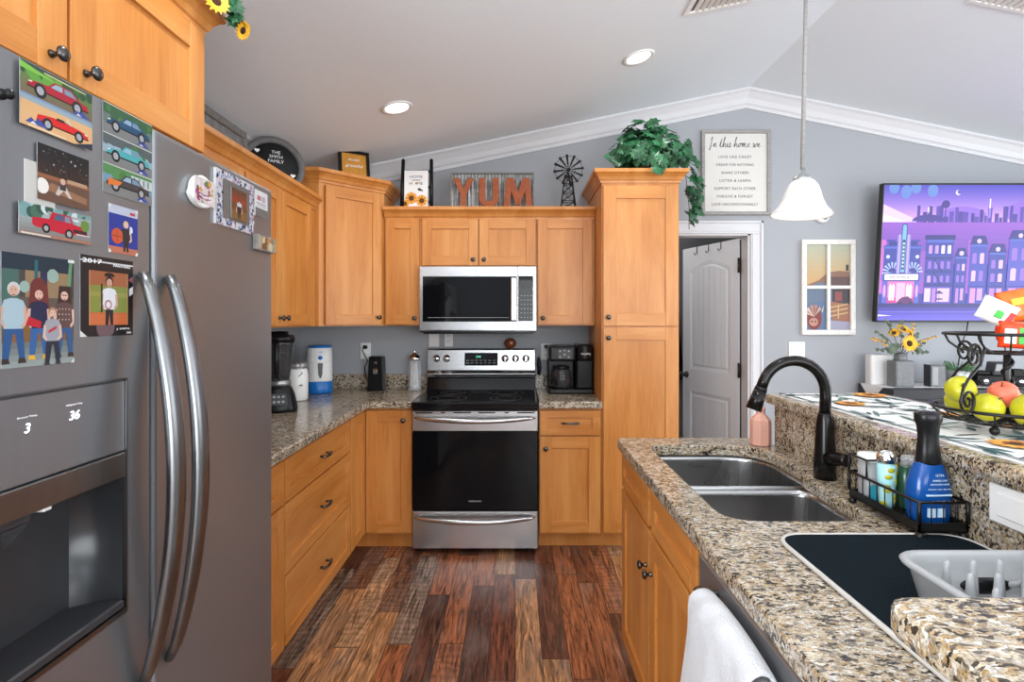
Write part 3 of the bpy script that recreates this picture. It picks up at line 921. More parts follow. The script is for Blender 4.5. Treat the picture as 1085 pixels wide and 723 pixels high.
BB = rnd_poly([(0.518, 1.368), (0.904, 1.368), (0.926, 1.755), (0.520, 1.755)], [0.09, 0.09, 0.07, 0.06], 8)
bowl(BA, 0.23, 'bowl'); bowl(BB, 0.19, 'bowl')
m = MB()
m.box((0.015, 0.395, -0.014), (0.475, 0.460, -0.010), 0.001)
m.build('divider_rim', SINK, t)
t = thing('faucet', 'tall black-bronze gooseneck kitchen faucet with side lever behind the sink', 'faucet', (0.968, 1.735, CT1+0.001))
m = MB(); m.lathe([(0.0325, 0), (0.0325, 0.06), (0.031, 0.075), (0.0255, 0.17), (0.0205, 0.20), (0.019, 0.205)], n=24); m.build('body', FAUC, t)
m = MB()
pts = [(0, 0, 0.20), (0.002, 0, 0.255)] + [(-0.098+0.100*math.cos(a), 0, 0.268+0.100*math.sin(a)) for a in [R(q) for q in range(0, 161, 10)]]
last = Vector(pts[-1]); dr = Vector((-math.sin(R(160))*1, 0, math.cos(R(160)))).normalized()
pts.append(tuple(last+dr*0.02))
m.tube(pts, 0.0165, 14); m.build('spout', FAUC, t)
m = MB(); e0 = last+dr*0.018; e1 = e0+dr*0.075
m.cyl(e0, e0+dr*0.012, 0.018, 0.0195, 18); m.cyl(e0+dr*0.012, e1, 0.0195, 0.024, 18); m.build('spray_head', FAUC, t)
m = MB(); m.tube([(0.0, -0.02, 0.068), (0.010, -0.05, 0.073), (0.016, -0.068, 0.075), (0.021, -0.082, 0.075)], [0.024, 0.021, 0.018, 0.0185], 14); m.build('lever', FAUC, t)

# ------------------------------------------------------------------ dishwasher with towel
t = thing('dishwasher', 'dark stainless dishwasher built into the island beside the sink cabinet', 'dishwasher', (0.455, 1.315, 0), R(-90))
m = MB(); m.box((0, 0.0, 0.10), (0.60, 0.56, 0.866), 0.001); m.build('body', DGREY, t)
m = MB(); m.box((0.004, -0.022, 0.12), (0.596, -0.001, 0.862), 0.004); m.build('door', FRI, t)
m = MB()
for x in (0.128, 0.55): m.cyl((x, -0.02, 0.825), (x, -0.058, 0.825), 0.009, n=12)
m.cyl((0.112, -0.058, 0.825), (0.57, -0.058, 0.825), 0.0115, n=16); m.build('handle', STEEL, t)
m = MB(); m.box((0.0, 0.07, 0), (0.60, 0.085, 0.099)); m.build('toe_kick', BPLA, t)
# towel: thick cloth folded over the bar
m = MB(); bm = m.bm
prof = [(-0.0315, 0.60), (-0.032, 0.72), (-0.0335, 0.80), (-0.036, 0.845), (-0.056, 0.862), (-0.078, 0.849), (-0.087, 0.81), (-0.091, 0.74), (-0.093, 0.64), (-0.098, 0.52), (-0.10, 0.42)]
rows = []
NX = 16
for j in range(NX+1):
    u = j/NX
    row = []
    for i, (y, z) in enumerate(prof):
        dn = max(0.0, (0.862-z))
        x = 0.145+0.285*u + (u-0.6)*dn*0.40*(1 if i > 4 else -0.2)
        wy = (0.014*math.sin(u*9+1.0)+0.009*math.sin(u*17+dn*10))*min(1, dn*5) if i > 4 else 0
        zz = z - (0.012*(2*u-1)**2 if 2 < i < 7 else 0)
        if i > 8: zz += 0.02*math.sin(u*5)
        row.append(bm.verts.new((x, y+wy, zz)))
    rows.append(row)
for a, b in zip(rows, rows[1:]):
    for i in range(len(prof)-1):
        f = bm.faces.new((a[i], b[i], b[i+1], a[i+1])); f.smooth = True
o = m.build('hand_towel', TOWEL)
o.matrix_world = t.matrix_basis
for v in o.data.vertices:
    if v.co.y < -0.07: v.co.y -= 0.007*abs(math.sin(v.co.x*38+v.co.z*21)) + 0.006*math.sin(v.co.x*85-v.co.z*50)
md = o.modifiers.new('s', 'SOLIDIFY'); md.thickness = 0.010; md.offset = 0
md = o.modifiers.new('u', 'SUBSURF'); md.levels = 2; md.render_levels = 2
tag(o, 'thick white hand towel draped over the dishwasher handle', 'towel')

# ------------------------------------------------------------------ refrigerator
t = thing('refrigerator', 'dark stainless side-by-side refrigerator covered with photos and magnets', 'refrigerator', (-0.70, 0.66, 0), R(90))
FH = 1.786
m = MB(); m.box((0.004, 0.078, 0.02), (0.936, 0.80, FH-0.03), 0.004); m.build('case', DGREY, t)
m = MB(); m.box((0.414, 0, 0.06), (0.94, 0.072, FH), 0.010, seg=3); rd = m.build('refrigerator_door', FRI, t)
dx0, dx1, dz0, dz1 = 0.03, 0.337, 0.895, 1.308
m = MB()
m.box((0, 0, 0.06), (dx0, 0.072, FH)); m.box((dx1, 0, 0.06), (0.398, 0.072, FH)); m.box((0.398, 0.008, 0.06), (0.406, 0.072, FH)); m.box((dx0, 0, 0.06), (dx1, 0.072, dz0)); m.box((dx0, 0, dz1), (dx1, 0.072, FH))
m.prism([(0.398, 0, 0.06), (0.4035, 0.0025, 0.06), (0.406, 0.008, 0.06), (0.398, 0.008, 0.06)], (0, 0, FH-0.06))
fd = m.build('freezer_door', FRI, t)
def handle(par, x):
    m = MB()
    pts, rs = [], []
    for i in range(25):
        s = i/24
        pts.append((x, -0.008-0.062*math.sin(PI*s)**0.75, 0.735+0.765*s)); rs.append(0.013+0.009*math.sin(PI*s)**0.5)
    m.tube(pts, rs, 16, flat=(1, 0, 0), asp=0.62); return m.build('door_handle', FRIH, par)
handle(fd, 0.372); handle(rd, 0.452)
dp = bpy.data.objects.new('ice_dispenser', None); C.objects.link(dp); dp.parent = t
zp = 1.178
m = MB(); m.box((dx0, 0.001, zp), (dx1, 0.06, dz1-0.002), 0.003); m.build('control_panel', FRI, dp)
m = MB(); m.box((dx0-0.004, -0.004, dz0-0.005), (dx0+0.003, 0.004, dz1+0.004)); m.box((dx1-0.001, -0.002, dz0-0.003), (dx1+0.003, 0.004, dz1+0.002)); m.box((dx0, -0.002, dz1-0.001), (dx1, 0.004, dz1+0.002)); m.box((dx0, -0.004, dz0-0.005), (dx1, 0.004, dz0+0.003))
m.build('surround', FRIH, dp)
m = MB(); bm = m.bm                                   # curved recess
prof = [(dx1-0.003, 0.004), (dx1-0.008, 0.04), (dx1-0.03, 0.078), (dx1-0.075, 0.105), ((dx0+dx1)/2, 0.115), (dx0+0.075, 0.105), (dx0+0.03, 0.078), (dx0+0.008, 0.04), (dx0+0.003, 0.004)]
lo = [bm.verts.new((x, y, dz0+0.01)) for x, y in prof]; hi = [bm.verts.new((x, y, zp)) for x, y in prof]
for i in range(len(prof)-1):
    f = bm.faces.new((lo[i], lo[i+1], hi[i+1], hi[i])); f.smooth = True
bm.faces.new(lo[::-1]); bm.faces.new(hi)
m.build('recess', NICHE, dp)
m = MB(); m.prism([(x, y, dz0+0.004) for x, y in [(dx0+0.004, -0.002)]+[(x*0.97+0.0055, y*0.93) for x, y in prof[::-1]]+[(dx1-0.004, -0.002)]], (0, 0, 0.016), bev=0.003)
m.build('drip_tray', DGREY, dp)
m = MB(); m.prism([(dx0+0.002, -0.003, zp-0.045), (dx0+0.002, -0.003, zp-0.001), (dx0+0.002, 0.045, zp-0.001), (dx0+0.002, 0.012, zp-0.045)], (dx1-dx0-0.004, 0, 0), bev=0.002); m.build('trim_band', FRIH, dp)
m = MB(); m.box((0.105, 0.02, 1.11), (0.17, 0.07, 1.15), 0.006); m.prism([(0.11, 0.025, 1.11), (0.168, 0.025, 1.11), (0.160, 0.05, 1.075), (0.118, 0.05, 1.075)], (0, 0.02, 0), bev=0.003); m.build('dispenser_paddle', SMOKE, dp)
m = MB(); m.box((0.178, 0.012, 1.122), (0.194, 0.04, 1.138), 0.002); m.build('lamp', WPLA, dp)
for s, x, z, w in (('3', 0.137, 1.258, 0.009), ('36', 0.222, 1.262, 0.020)): text(s, dp, LED, x, z, h=0.014, w=w, y=0.0008, name='digits', shear=.2)
for s, x, z in (('Freezer Temp', 0.137, 1.274), ('Refrigerator Temp', 0.222, 1.279)): text(s, dp, WINK, x, z, h=0.0035, w=0.032, y=0.0008, name='caption')

# pictures stuck on the doors, in the fridge's front plane
def fr(px, py):
    y = 0.70*F/(VX-px)
    return y, EYE-(py-VY)/F*y
def card(name, label, cat, tl, br, base, draw, lay=0.0, group=None, th=0.0006, tilt=0.0):
    y0, z1 = fr(*tl); y1, z0 = fr(*br)
    p = Pic(y1-y0, z1-z0, base, th)
    draw(p)
    o = p.build(name, PRINT, None, (-0.6995+lay, y0, z0), R(90))
    o.rotation_euler = (0, tilt, R(90)) if tilt else (0, 0, R(90))
    return tag(o, label, cat, group)
def car(p, u, v, w, h, body, dark, roof=True, flip=False):
    X = (lambda a: u+w*(1-a)) if flip else (lambda a: u+w*a)
    Y = lambda b: v+h*b
    P = lambda pts, c: p.poly([(X(a), Y(b)) for a, b in pts], c)
    P([(0.0, .2), (0.02, .45), (0.12, .56), (0.32, .62), (0.42, .95 if roof else .66), (0.70, .95 if roof else .66), (0.84, .60), (0.98, .52), (1.0, .22)], body)
    P([(0.0, .18), (1.0, .18), (1.0, .26), (0.0, .26)], dark)
    if roof:
        P([(0.36, .62), (0.44, .88), (0.55, .88), (0.55, .62)], (150, 180, 200)); P([(0.58, .62), (0.58, .88), (0.69, .88), (0.79, .62)], (120, 150, 175))
    else:
        P([(0.34, .62), (0.42, .90), (0.45, .90), (0.39, .62)], (190, 205, 215)); P([(0.45, .60), (0.5, .74), (0.62, .74), (0.66, .60)], (40, 26, 26))
    for a in (0.2, 0.8):
        p.disc(X(a), Y(0.2), w*0.095, (22, 22, 24), 14); p.disc(X(a), Y(0.2), w*0.055, (170, 172, 178), 12)
    P([(0.02, .42), (0.08, .44), (0.08, .5), (0.03, .48)], (235, 235, 220))
def tree_row(p, v0, v1, cols, n=14, seed=1):
    q = random.Random(seed)
    for i in range(n):
        p.disc((i+0.5)/n+q.uniform(-.03, .03), q.uniform(v0, v1), q.uniform(.04, .09), q.choice(cols), 9)
def mark(p, u, v, w, h):
    p.poly([(u, v), (u+w*.25, v+h*.8), (u+w*.4, v+h*.4), (u+w*.55, v+h), (u+w, v)], (60, 80, 160)); p.poly([(u+w*.2, v), (u+w*.32, v+h*.35), (u+w*.5, v), ], (225, 228, 240))
def d1(p):
    p.grad(0.5, 1.0, (120, 104, 80), (86, 140, 60), 6); tree_row(p, .80, .97, [(52, 104, 44), (98, 164, 60), (38, 80, 44)], 12, 3)
    p.rect(0, .94, 1, 1, (50, 74, 66)); p.rect(0.3, .945, .9, .965, (214, 214, 150)); p.poly([(0, .88), (.5, .88), (.0, .98)], (130, 196, 70))
    car(p, .08, .57, .86, .33, (176, 20, 44), (70, 8, 20)); mark(p, .70, .52, .26, .1)
    p.rect(0, .475, 1, .505, (120, 150, 190)); p.rect(0, 0, 1, .475, (226, 178, 124)); p.rect(0.0, .40, 1, .475, (150, 170, 180))
    car(p, .2, .08, .74, .32, (222, 28, 26), (70, 10, 10), False, True); mark(p, .06, .06, .3, .12); p.poly([(.72, 0), (1, 0), (1, .12)], (40, 48, 66)); p.rect(.1, .015, .6, .035, (240, 220, 190))
def d2(p):
    p.grad(.45, 1, (60, 40, 32), (12, 14, 18), 6); q = random.Random(5)
    for i in range(40): p.disc(q.uniform(.05, .98), q.uniform(.55, .95), q.uniform(.006, .02), q.choice([(190, 195, 200), (96, 100, 110), (60, 62, 70), (150, 120, 90)]), 6)
    for i in range(9): p.rect(.1+i*.1, .50, .13+i*.1, .62+.05*(i % 3), (58, 44, 36))
    p.rect(0, .40, 1, .47, (150, 92, 60)); p.rect(.55, .42, .95, .49, (186, 150, 120)); p.rect(0, 0, 1, .40, (104, 74, 58)); p.poly([(.1, .2), (.95, .10), (.95, .22), (.25, .34)], (150, 108, 80))
    p.poly([(.32, .16), (.40, .34), (.52, .34), (.64, .15), (.58, .14), (.48, .26), (.38, .14)], (206, 196, 186)); p.rect(.40, .26, .52, .38, (60, 52, 60)); p.disc(.46, .42, .05, (214, 180, 160), 10)
    p.disc(.08, .25, .12, (236, 232, 226), 12)
def d3(p):
    p.grad(0, 1, (128, 126, 122), (176, 196, 200), 8); tree_row(p, .72, .98, [(70, 110, 92), (120, 160, 160), (208, 220, 222), (46, 84, 70)], 16, 8); p.rect(.36, .78, 1, .86, (160, 168, 166))
    P = lambda pts, c: p.poly(pts, c)
    P([(.16, .36), (.16, .58), (.38, .62), (.42, .86), (.68, .86), (.72, .60), (.92, .54), (.94, .30), (.6, .20), (.2, .30)], (196, 22, 48)); P([(.45, .62), (.47, .82), (.58, .82), (.58, .62)], (70, 92, 120)); P([(.60, .62), (.60, .82), (.66, .82), (.69, .62)], (120, 140, 160))
    p.rect(.72, .32, .93, .44, (64, 26, 34)); p.disc(.34, .30, .055, (24, 24, 26), 12); p.disc(.34, .30, .03, (170, 170, 170), 10); p.disc(.66, .24, .06, (24, 24, 26), 12); p.disc(.66, .24, .035, (170, 170, 170), 10); p.rect(.76, .26, .97, .30, (210, 210, 214))
    p.rect(0, 0, 1, .10, (170, 120, 100)); p.rect(.02, .02, .4, .07, (214, 214, 206)); p.disc(.9, .62, .07, (104, 140, 60), 10)
def person(p, u, v, s, top, legs, skin, hair, k=1.0, seat=True, shoe=(60, 50, 44), glasses=False, stripe=None):
    """small printed figure, v = seat or feet line, s = scale"""
    P = lambda pts, c: p.poly([(u+a*s, v+b*s*k) for a, b in pts], c)
    if seat:
        P([(-.22, .0), (-.26, -.55), (-.12, -.62), (-.02, -.1), (.04, -.1), (.14, -.62), (.27, -.56), (.22, .05)], legs)
        for q in (-.19, .2): P([(q-.10, -.66), (q-.08, -.56), (q+.07, -.56), (q+.11, -.66)], shoe)
    else:
        P([(-.15, .0), (-.14, .45), (.14, .45), (.15, 0), (.04, 0), (0, .32), (-.04, 0)], legs)
        v0 = .42
        P = lambda pts, c: p.poly([(u+a*s, v+(b+v0)*s*k) for a, b in pts], c)
    P([(-.22, .0), (-.30, .40), (-.22, .54), (-.07, .58), (.07, .58), (.22, .54), (.30, .40), (.22, .0)], top)
    P([(-.30, .42), (-.34, .10), (-.22, .0), (-.18, .06), (-.25, .14), (-.22, .42)], skin); P([(.30, .42), (.34, .10), (.2, .0), (.17, .06), (.25, .14), (.22, .42)], skin)
    if stripe: P([(-.14, .2), (.14, .32), (.14, .40), (-.14, .28)], stripe)
    cv = .72*s*k if seat else (.72+.42)*s*k
    p.disc(u, v+cv+.03*s, .15*s, hair, 12); p.disc(u, v+cv, .115*s, skin, 12)
    p.disc(u-.045*s, v+cv+.02*s, .014*s, (50, 36, 30), 6); p.disc(u+.045*s, v+cv+.02*s, .014*s, (50, 36, 30), 6); p.rect(u-.04*s, v+cv-.075*s, u+.04*s, v+cv-.055*s, (160, 84, 80))
    if glasses: p.rect(u-.09*s, v+cv+.005*s, u+.09*s, v+cv+.018*s, (40, 30, 30))
def d4(p):
    p.rect(0, 0, 1, 1, (96, 84, 74)); p.grad(.0, .22, (150, 160, 158), (110, 118, 116), 4); p.rect(0, .62, 1, 1, (70, 66, 62)); p.rect(.3, .62, .92, .92, (150, 124, 92)); p.rect(0, .86, 1, 1, (24, 46, 60))
    p.rect(0, .45, .22, .86, (70, 104, 96)); tree_row(p, .6, .84, [(56, 104, 84), (150, 176, 166)], 5, 9); p.rect(.42, .62, .47, .96, (40, 100, 110)); p.poly([(.86, .5), (.93, .98), (.98, .98), (.92, .5)], (104, 150, 110)); p.rect(.5, .74, .6, .86, (40, 44, 80))
    p.rect(.05, .22, .95, .36, (130, 92, 52))
    person(p, .15, .34, .54, (170, 194, 206), (40, 86, 140), (212, 170, 150), (206, 206, 204), .85)
    p.disc(.48, .71, .12, (110, 46, 40), 14); p.poly([(.33, .50), (.37, .74), (.60, .74), (.63, .50)], (112, 48, 42))
    person(p, .48, .34, .50, (34, 38, 72), (52, 98, 158), (222, 180, 164), (110, 46, 40), .85, shoe=(226, 178, 60)); p.poly([(.30, .37), (.34, .45), (.52, .40), (.50, .34)], (190, 30, 44))
    p.poly([(.74, .50), (.77, .74), (.95, .74), (.97, .52)], (58, 36, 30)); person(p, .85, .34, .50, (96, 70, 66), (46, 90, 140), (224, 186, 170), (60, 38, 32), .85, glasses=True)
    for i in range(12): p.disc(.77+.05*(i % 4), .42+.05*(i//4), .010, (220, 200, 190), 5)
    person(p, .67, .22, .42, (160, 162, 170), (38, 42, 58), (226, 186, 166), (170, 130, 92), .85, stripe=(196, 50, 60))
    p.rect(.9, .97, 1, 1, (220, 224, 220)); p.poly([(.94, 0), (1, 0), (1, .05)], (225, 225, 225))
def d5(p):
    p.poly([(0, 0), (.12, 0), (0, .08)], (222, 222, 222)); p.poly([(.92, .52), (1, .56), (1, .66), (.92, .62)], (216, 216, 216)); p.poly([(.9, .74), (1, .70), (1, .80)], (150, 80, 90)); p.disc(.45, .11, .17, (110, 84, 88), 14)
    p.rect(.15, .14, .89, .82, (200, 150, 110)); p.grad(.14, .82, (196, 104, 62), (164, 96, 62), 3, .165, .875); p.rect(.165, .30, .875, .64, (132, 140, 64)); p.rect(.165, .50, .875, .56, (150, 148, 76)); p.rect(.165, .145, .875, .27, (204, 108, 62))
    person(p, .52, .14, .50, (226, 228, 232), (24, 22, 26), (206, 160, 138), (24, 24, 28), .95, seat=False); p.disc(.50, .40, .07, (176, 110, 110), 10); p.disc(.50, .40, .045, (228, 228, 232), 10)
    p.poly([(.42, .76), (.62, .76), (.6, .80), (.52, .815), (.44, .80)], (22, 22, 26)); p.rect(.36, .30, .39, .66, (44, 40, 40)); p.rect(0, .925, 1, .945, (206, 206, 206))
def d6(p):
    for i, (c0, c1, body, fl) in enumerate((((112, 150, 176), (84, 140, 84), (66, 62, 66), False), ((150, 176, 190), (86, 96, 98), (74, 172, 176), False), ((100, 120, 112), (52, 96, 60), (26, 78, 116), False))):
        v = i/3.0
        p.rect(0, v, 1, v+.325, c0); p.rect(0, v, 1, v+.12, (126, 128, 128)); p.rect(0, v+.22, 1, v+.325, c1); tree_row(p, v+.2, v+.28, [(70, 120, 62), c1], 7, i)
        if i == 0: p.rect(.55, v+.18, 1, v+.29, (196, 206, 206)); [p.rect(.6+.1*j, v+.2, .63+.1*j, v+.28, (90, 120, 122)) for j in range(4)]
        car(p, .06, v+.07, .88, .20, body, (24, 26, 30), True, False); mark(p, .66, v+.02, .28, .06); p.rect(0, v+.325, 1, v+.334, (224, 224, 216))
    p.poly([(.08, .10), (.3, .12), (.36, .17), (.1, .18)], (224, 122, 52))
def d7(p):
    p.rect(0, 0, 1, 1, (34, 56, 150)); p.rect(0, .82, 1, 1, (190, 196, 214)); p.rect(0, 0, 1, .14, (190, 116, 92)); p.rect(.72, .86, .9, .92, (190, 60, 70))
    person(p, .58, .05, .62, (40, 40, 44), (40, 38, 40), (226, 190, 172), (214, 186, 130), .80, seat=False); p.poly([(.70, .44), (.82, .50), (.8, .60), (.72, .62)], (232, 232, 236)); p.disc(.28, .36, .19, (206, 84, 50), 16); p.rect(.10, .355, .46, .365, (70, 30, 26)); p.rect(.275, .24, .285, .48, (70, 30, 26))
    for a, b in ((0, 0), (1, 0), (0, 1), (1, 1)): p.disc(a, b, .09, (222, 222, 220), 12)
card('photo_print', 'baseball night photo on white backing, in the middle left on the freezer door', 'photo', (37, 150), (92, 224), (20, 20, 22), d2, 0.0022)
p = Pic(0.052, 0.104, (206, 204, 198)); y0, z1 = fr(25, 150); y1, z0 = fr(44, 226)
tag(p.build('paper_sheet', PRINT, None, (-0.6995, y0, z1-0.128), R(90)), 'blank off-white paper sticking out left of the dark night photo', 'paper')
card('photo_calendar', 'glossy print of two red cars at the top of the freezer door', 'photo', (17, 61), (94, 160), (150, 140, 120), d1, 0.0042)
card('photo_print', 'glossy print of a red pickup truck below the dark night photo', 'photo', (16, 212), (93, 260), (150, 160, 160), d3, 0.0042)
card('photo_print', 'family portrait print of four people sitting outdoors, lowest on the freezer door', 'photo', (0, 266), (77, 384), (90, 80, 70), d4, 0.0004)
o = card('photo_card', 'black 2017 baseball card print beside the freezer handle', 'photo', (84, 269), (140, 355), (26, 22, 24), d5, 0.0004)
for s, u, v, w, h in (('2017', .20, .935, .34, .055), ('PANTHERS', .76, .912, .34, .035), ('J. SMITH', .78, .085, .26, .03), ('2B', .90, .035, .10, .025)):
    pw, ph = [max(q.co[i] for q in o.data.vertices) for i in (0, 2)]
    text(s, o, WINK, u*pw, v*ph, h=h*ph, w=w*pw, y=-0.0014, ext=0.0002)
card('photo_calendar', 'tall glossy strip with three cars, upper right on the freezer door', 'photo', (108, 106), (160, 219), (150, 150, 150), d6, 0.0004)
card('photo_print', 'rounded portrait print of a boy holding a basketball', 'photo', (114, 215), (145, 272), (34, 56, 150), d7, 0.0004)
# framed photo magnet with patterned border
y0, z1 = fr(226, 177); y1, z0 = fr(266, 249)
w, h = y1-y0, z1-z0
t = thing('magnetic_picture', 'blue and pink patterned magnetic photo frame on the right refrigerator door', 'picture frame', (-0.6998, y0, z0), R(90))
p = Pic(w, h, (216, 214, 220), 0.006)
q = random.Random(4)
for i in range(230):
    a = q.random()
    u, v = q.choice([(q.uniform(0.01, .14), q.random()), (q.uniform(.86, .99), q.random()), (q.random(), q.uniform(.01, .13)), (q.random(), q.uniform(.87, .99))])
    p.disc(u, v, q.uniform(.012, .028), q.choice([(70, 96, 150), (40, 50, 80), (220, 170, 180), (120, 140, 190), (236, 236, 240)]), 5)
p.rect(.15, .14, .85, .86, (112, 110, 108))
p.build('border', PRINT, t)
p = Pic(w*.42, h*.58, (112, 74, 48), 0.001)
p.grad(.55, 1, (150, 66, 44), (100, 66, 50), 3); p.rect(0, 0, 1, .3, (130, 98, 58)); person(p, .5, .04, .62, (40, 36, 44), (60, 56, 58), (208, 168, 148), (70, 50, 36), .72, seat=False); p.rect(.36, .44, .66, .56, (214, 206, 210))
p.build('photo', PRINT, t, (w*.32, -0.0105, h*.18))
# flowery figure magnet, generic
y0 = fr(195, 200)[0]; y1 = fr(222, 200)[0]; z1 = fr(207, 184)[1]; z0 = fr(207, 221)[1]
t = thing('fridge_magnet', 'small chunky white and pink flowered magnet left of the patterned frame', 'magnet', (-0.6998, (y0+y1)/2, (z0+z1)/2), R(90))
w, h = (y1-y0)/2, (z1-z0)/2*0.92
def ov(k, dy=0): return [(k*w*(math.cos(a)*(1.0 if math.sin(a) < 0 else 0.82)), dy, k*h*math.sin(a)+dy*0) for a in [2*PI*i/20 for i in range(20)]]
m = MB(); m.prism(ov(1.0), (0, -0.016, 0), bev=0.003); m.build('base', WPLA, t)
p = Pic(2*w*.8, 2*h*.8, (226, 214, 214), 0.0005)
q = random.Random(12)
for i in range(46):
    a, r = q.uniform(0, 2*PI), q.uniform(.2, .44)
    p.disc(.5+r*math.cos(a), .5+r*math.sin(a), q.uniform(.05, .1), q.choice([(176, 76, 130), (90, 140, 80), (214, 170, 90), (236, 228, 226), (150, 60, 90)]), 7)
for k in range(4): p.poly([(.2, .14+.08*k), (.5, .08+.08*k), (.8, .16+.08*k), (.8, .19+.08*k), (.5, .12+.08*k), (.2, .18+.08*k)], (150, 80, 150) if k % 2 else (236, 226, 236))
p.build('painted_face', PRINT, t, (-w*.8, -0.0165, -h*.8))
def d8(p):
    p.rect(.0, .0, 1, .33, (110, 112, 112)); p.rect(.15, .62, .45, .8, (196, 120, 130)); p.rect(.52, .6, .8, .82, (186, 176, 190)); p.rect(.1, .48, .85, .53, (150, 156, 160)); p.rect(.1, .40, .85, .43, (170, 176, 180))
card('note_card', 'small white note card with grey foot at the refrigerator door corner', 'note', (269, 200), (282, 233), (226, 228, 230), d8, 0.0004, th=0.003)
y0, z1 = fr(267, 247); y1, z0 = fr(288, 270)
t = thing('fridge_magnet', 'small rustic wooden plaque magnet, lowest on the right refrigerator door', 'magnet', (-0.6998, y0, z0), R(90))
w, h = y1-y0, z1-z0
m = MB(); q = random.Random(3)
m.prism([(u*w, 0, (v+q.uniform(-.03, .03))*h) for u, v in ((0, .05), (.2, 0), (.5, .04), (.8, 0), (1, .06), (.98, .5), (1, .95), (.75, 1), (.5, .94), (.25, 1.02), (.02, .95))], (0, -0.014, 0), bev=0.002); m.build('plaque', GREYWD, t)
p = Pic(w*.86, h*.8, (172, 160, 130), 0.0005)
for i in range(14): p.disc(q.uniform(.1, .9), q.uniform(.15, .85), q.uniform(.06, .14), q.choice([(196, 134, 84), (130, 130, 96), (206, 196, 170), (120, 84, 60)]), 8)
p.build('painting', PRINT, t, (w*.07, -0.0145, h*.1))
y0, z0 = fr(4, 101)
m = MB(); m.lathe([(0.008, 0), (0.007, 0.004), (0.004, 0.006), (0.0075, 0.011), (0.006, 0.015), (0.001, 0.017)], (0, 0, 0), '-y', 16)
o = m.build('fridge_magnet', BPLA, None, (-0.6998, y0-0.004, z0), (0, 0, R(90))); tag(o, 'small round black push magnet at the left edge of the freezer door', 'magnet')

# ------------------------------------------------------------------ range
t = thing('range', 'stainless steel electric range with black glass top and oven door', 'stove', (-0.620, 3.315, 0))
RWD = 0.758
m = MB(); m.box((0.003, 0.03, 0.03), (RWD-0.003, 0.655, 0.89), 0.002)
for x in (0.06, RWD-0.06):
    for y in (0.08, 0.6): m.cyl((x, y, 0), (x, y, 0.03), 0.018, n=12)
m.build('body', DGREY, t)
m = MB(); m.box((0.0, -0.012, 0.872), (RWD, 0.60, 0.918), 0.008, seg=2); ct = m.build('cooktop', CGLASS, t)
def torus(m, c, r, tr, n=36):
    m.tube([(c[0]+r*math.cos(2*PI*i/n), c[1]+r*math.sin(2*PI*i/n), c[2]) for i in range(n)], tr, 6, closed=True)
for x, y, r in ((0.20, 0.16, 0.115), (0.56, 0.16, 0.10), (0.20, 0.43, 0.085), (0.56, 0.43, 0.115), (0.38, 0.46, 0.055)):
    m = MB(); torus(m, (x, y, 0.9178), r, 0.0011); torus(m, (x, y, 0.9178), r*0.62, 0.0008); m.build('burner_ring', mat('burner_grey', rgb(70, 70, 72), .3) if 'burner_grey' not in MATS else MATS['burner_grey'], ct)
m = MB()
m.prism([(0, 0.575, 0.915), (0, 0.60, 1.005), (0, 0.655, 1.005), (0, 0.655, 0.915)], (RWD, 0, 0)); m.build('lower_backguard', CGLASS, t)
bgp = [(0.0, 0.580, 1.003), (0.0, 0.572, 1.03), (0.0, 0.598, 1.052), (0.0, 0.612, 1.195), (0.0, 0.622, 1.205), (0.0, 0.664, 1.205), (0.0, 0.664, 1.003)]
m = MB(); m.prism(bgp, (RWD, 0, 0), bev=0.002); bk = m.build('backguard', STEEL, t)
def bgy(z): return 0.598+(z-1.052)/0.143*0.014
m = MB(); m.prism([(0.262, bgy(1.085)-0.003, 1.085), (0.262, bgy(1.175)-0.003, 1.175), (0.262, bgy(1.175)+0.004, 1.175), (0.262, bgy(1.085)+0.004, 1.085)], (0.234, 0, 0), bev=0.001); ds = m.build('display_panel', BGLASS, bk)
text('12:45', bk, GLED, 0.36, 1.148, h=0.014, w=0.032, y=bgy(1.15)-0.004, name='clock_digits')
for i in range(7):
    for j in range(2): text(('Bake', 'Broil', 'Clean', 'Warm', 'Timer', 'Start', 'Off')[i], ds, WINK, 0.285+0.031*i, 1.122-0.018*j, h=0.004, w=0.018, y=bgy(1.11)-0.0042, name='caption')
for x in (0.064, 0.136, 0.548, 0.622, 0.695):
    z = 1.135
    m = MB(); m.lathe([(0.026, 0.0), (0.026, 0.006), (0.021, 0.010), (0.0195, 0.028), (0.017, 0.032), (0.001, 0.033)], (x, bgy(z), z), '-y', 20); m.box((x-0.0045, bgy(z)-0.036, z-0.018), (x+0.0045, bgy(z)-0.030, z+0.018), 0.001); m.build('knob', CHROME, bk)
m = MB(); m.box((0.004, 0.0, 0.742), (RWD-0.004, 0.028, 0.866), 0.004); od = m.build('oven_door', STEEL, t)
m = MB(); m.box((0.004, 0.0, 0.272), (RWD-0.004, 0.028, 0.741), 0.003); m.build('glass_panel', BGLASS, od)
for a, b in ((.022, .125), (.175, .20), (.25, .355), (.40, .50), (.555, .58), (.632, .735)):
    m = MB(); m.box((a, -0.0008, 0.851), (b, 0.004, 0.858)); m.build('vent_slot', BPLA, od)
text('FRIGIDAIRE', od, WPLA, RWD/2, 0.325, h=0.008, w=0.075, y=-0.0006, ext=0.0003)
def bow(parent, z, x0, x1, r=0.016, dep=0.055):
    m = MB()
    n = 22
    pts, rs = [], []
    for i in range(n+1):
        s = i/n
        pts.append((x0+(x1-x0)*s, -0.006-dep*math.sin(PI*s)**0.55, z-0.012*math.sin(PI*s))); rs.append(0.006+(r-0.006)*math.sin(PI*s)**0.4)
    m.tube(pts, rs, 14); return m.build('handle', STEEL, parent)
bow(od, 0.825, 0.02, RWD-0.02)
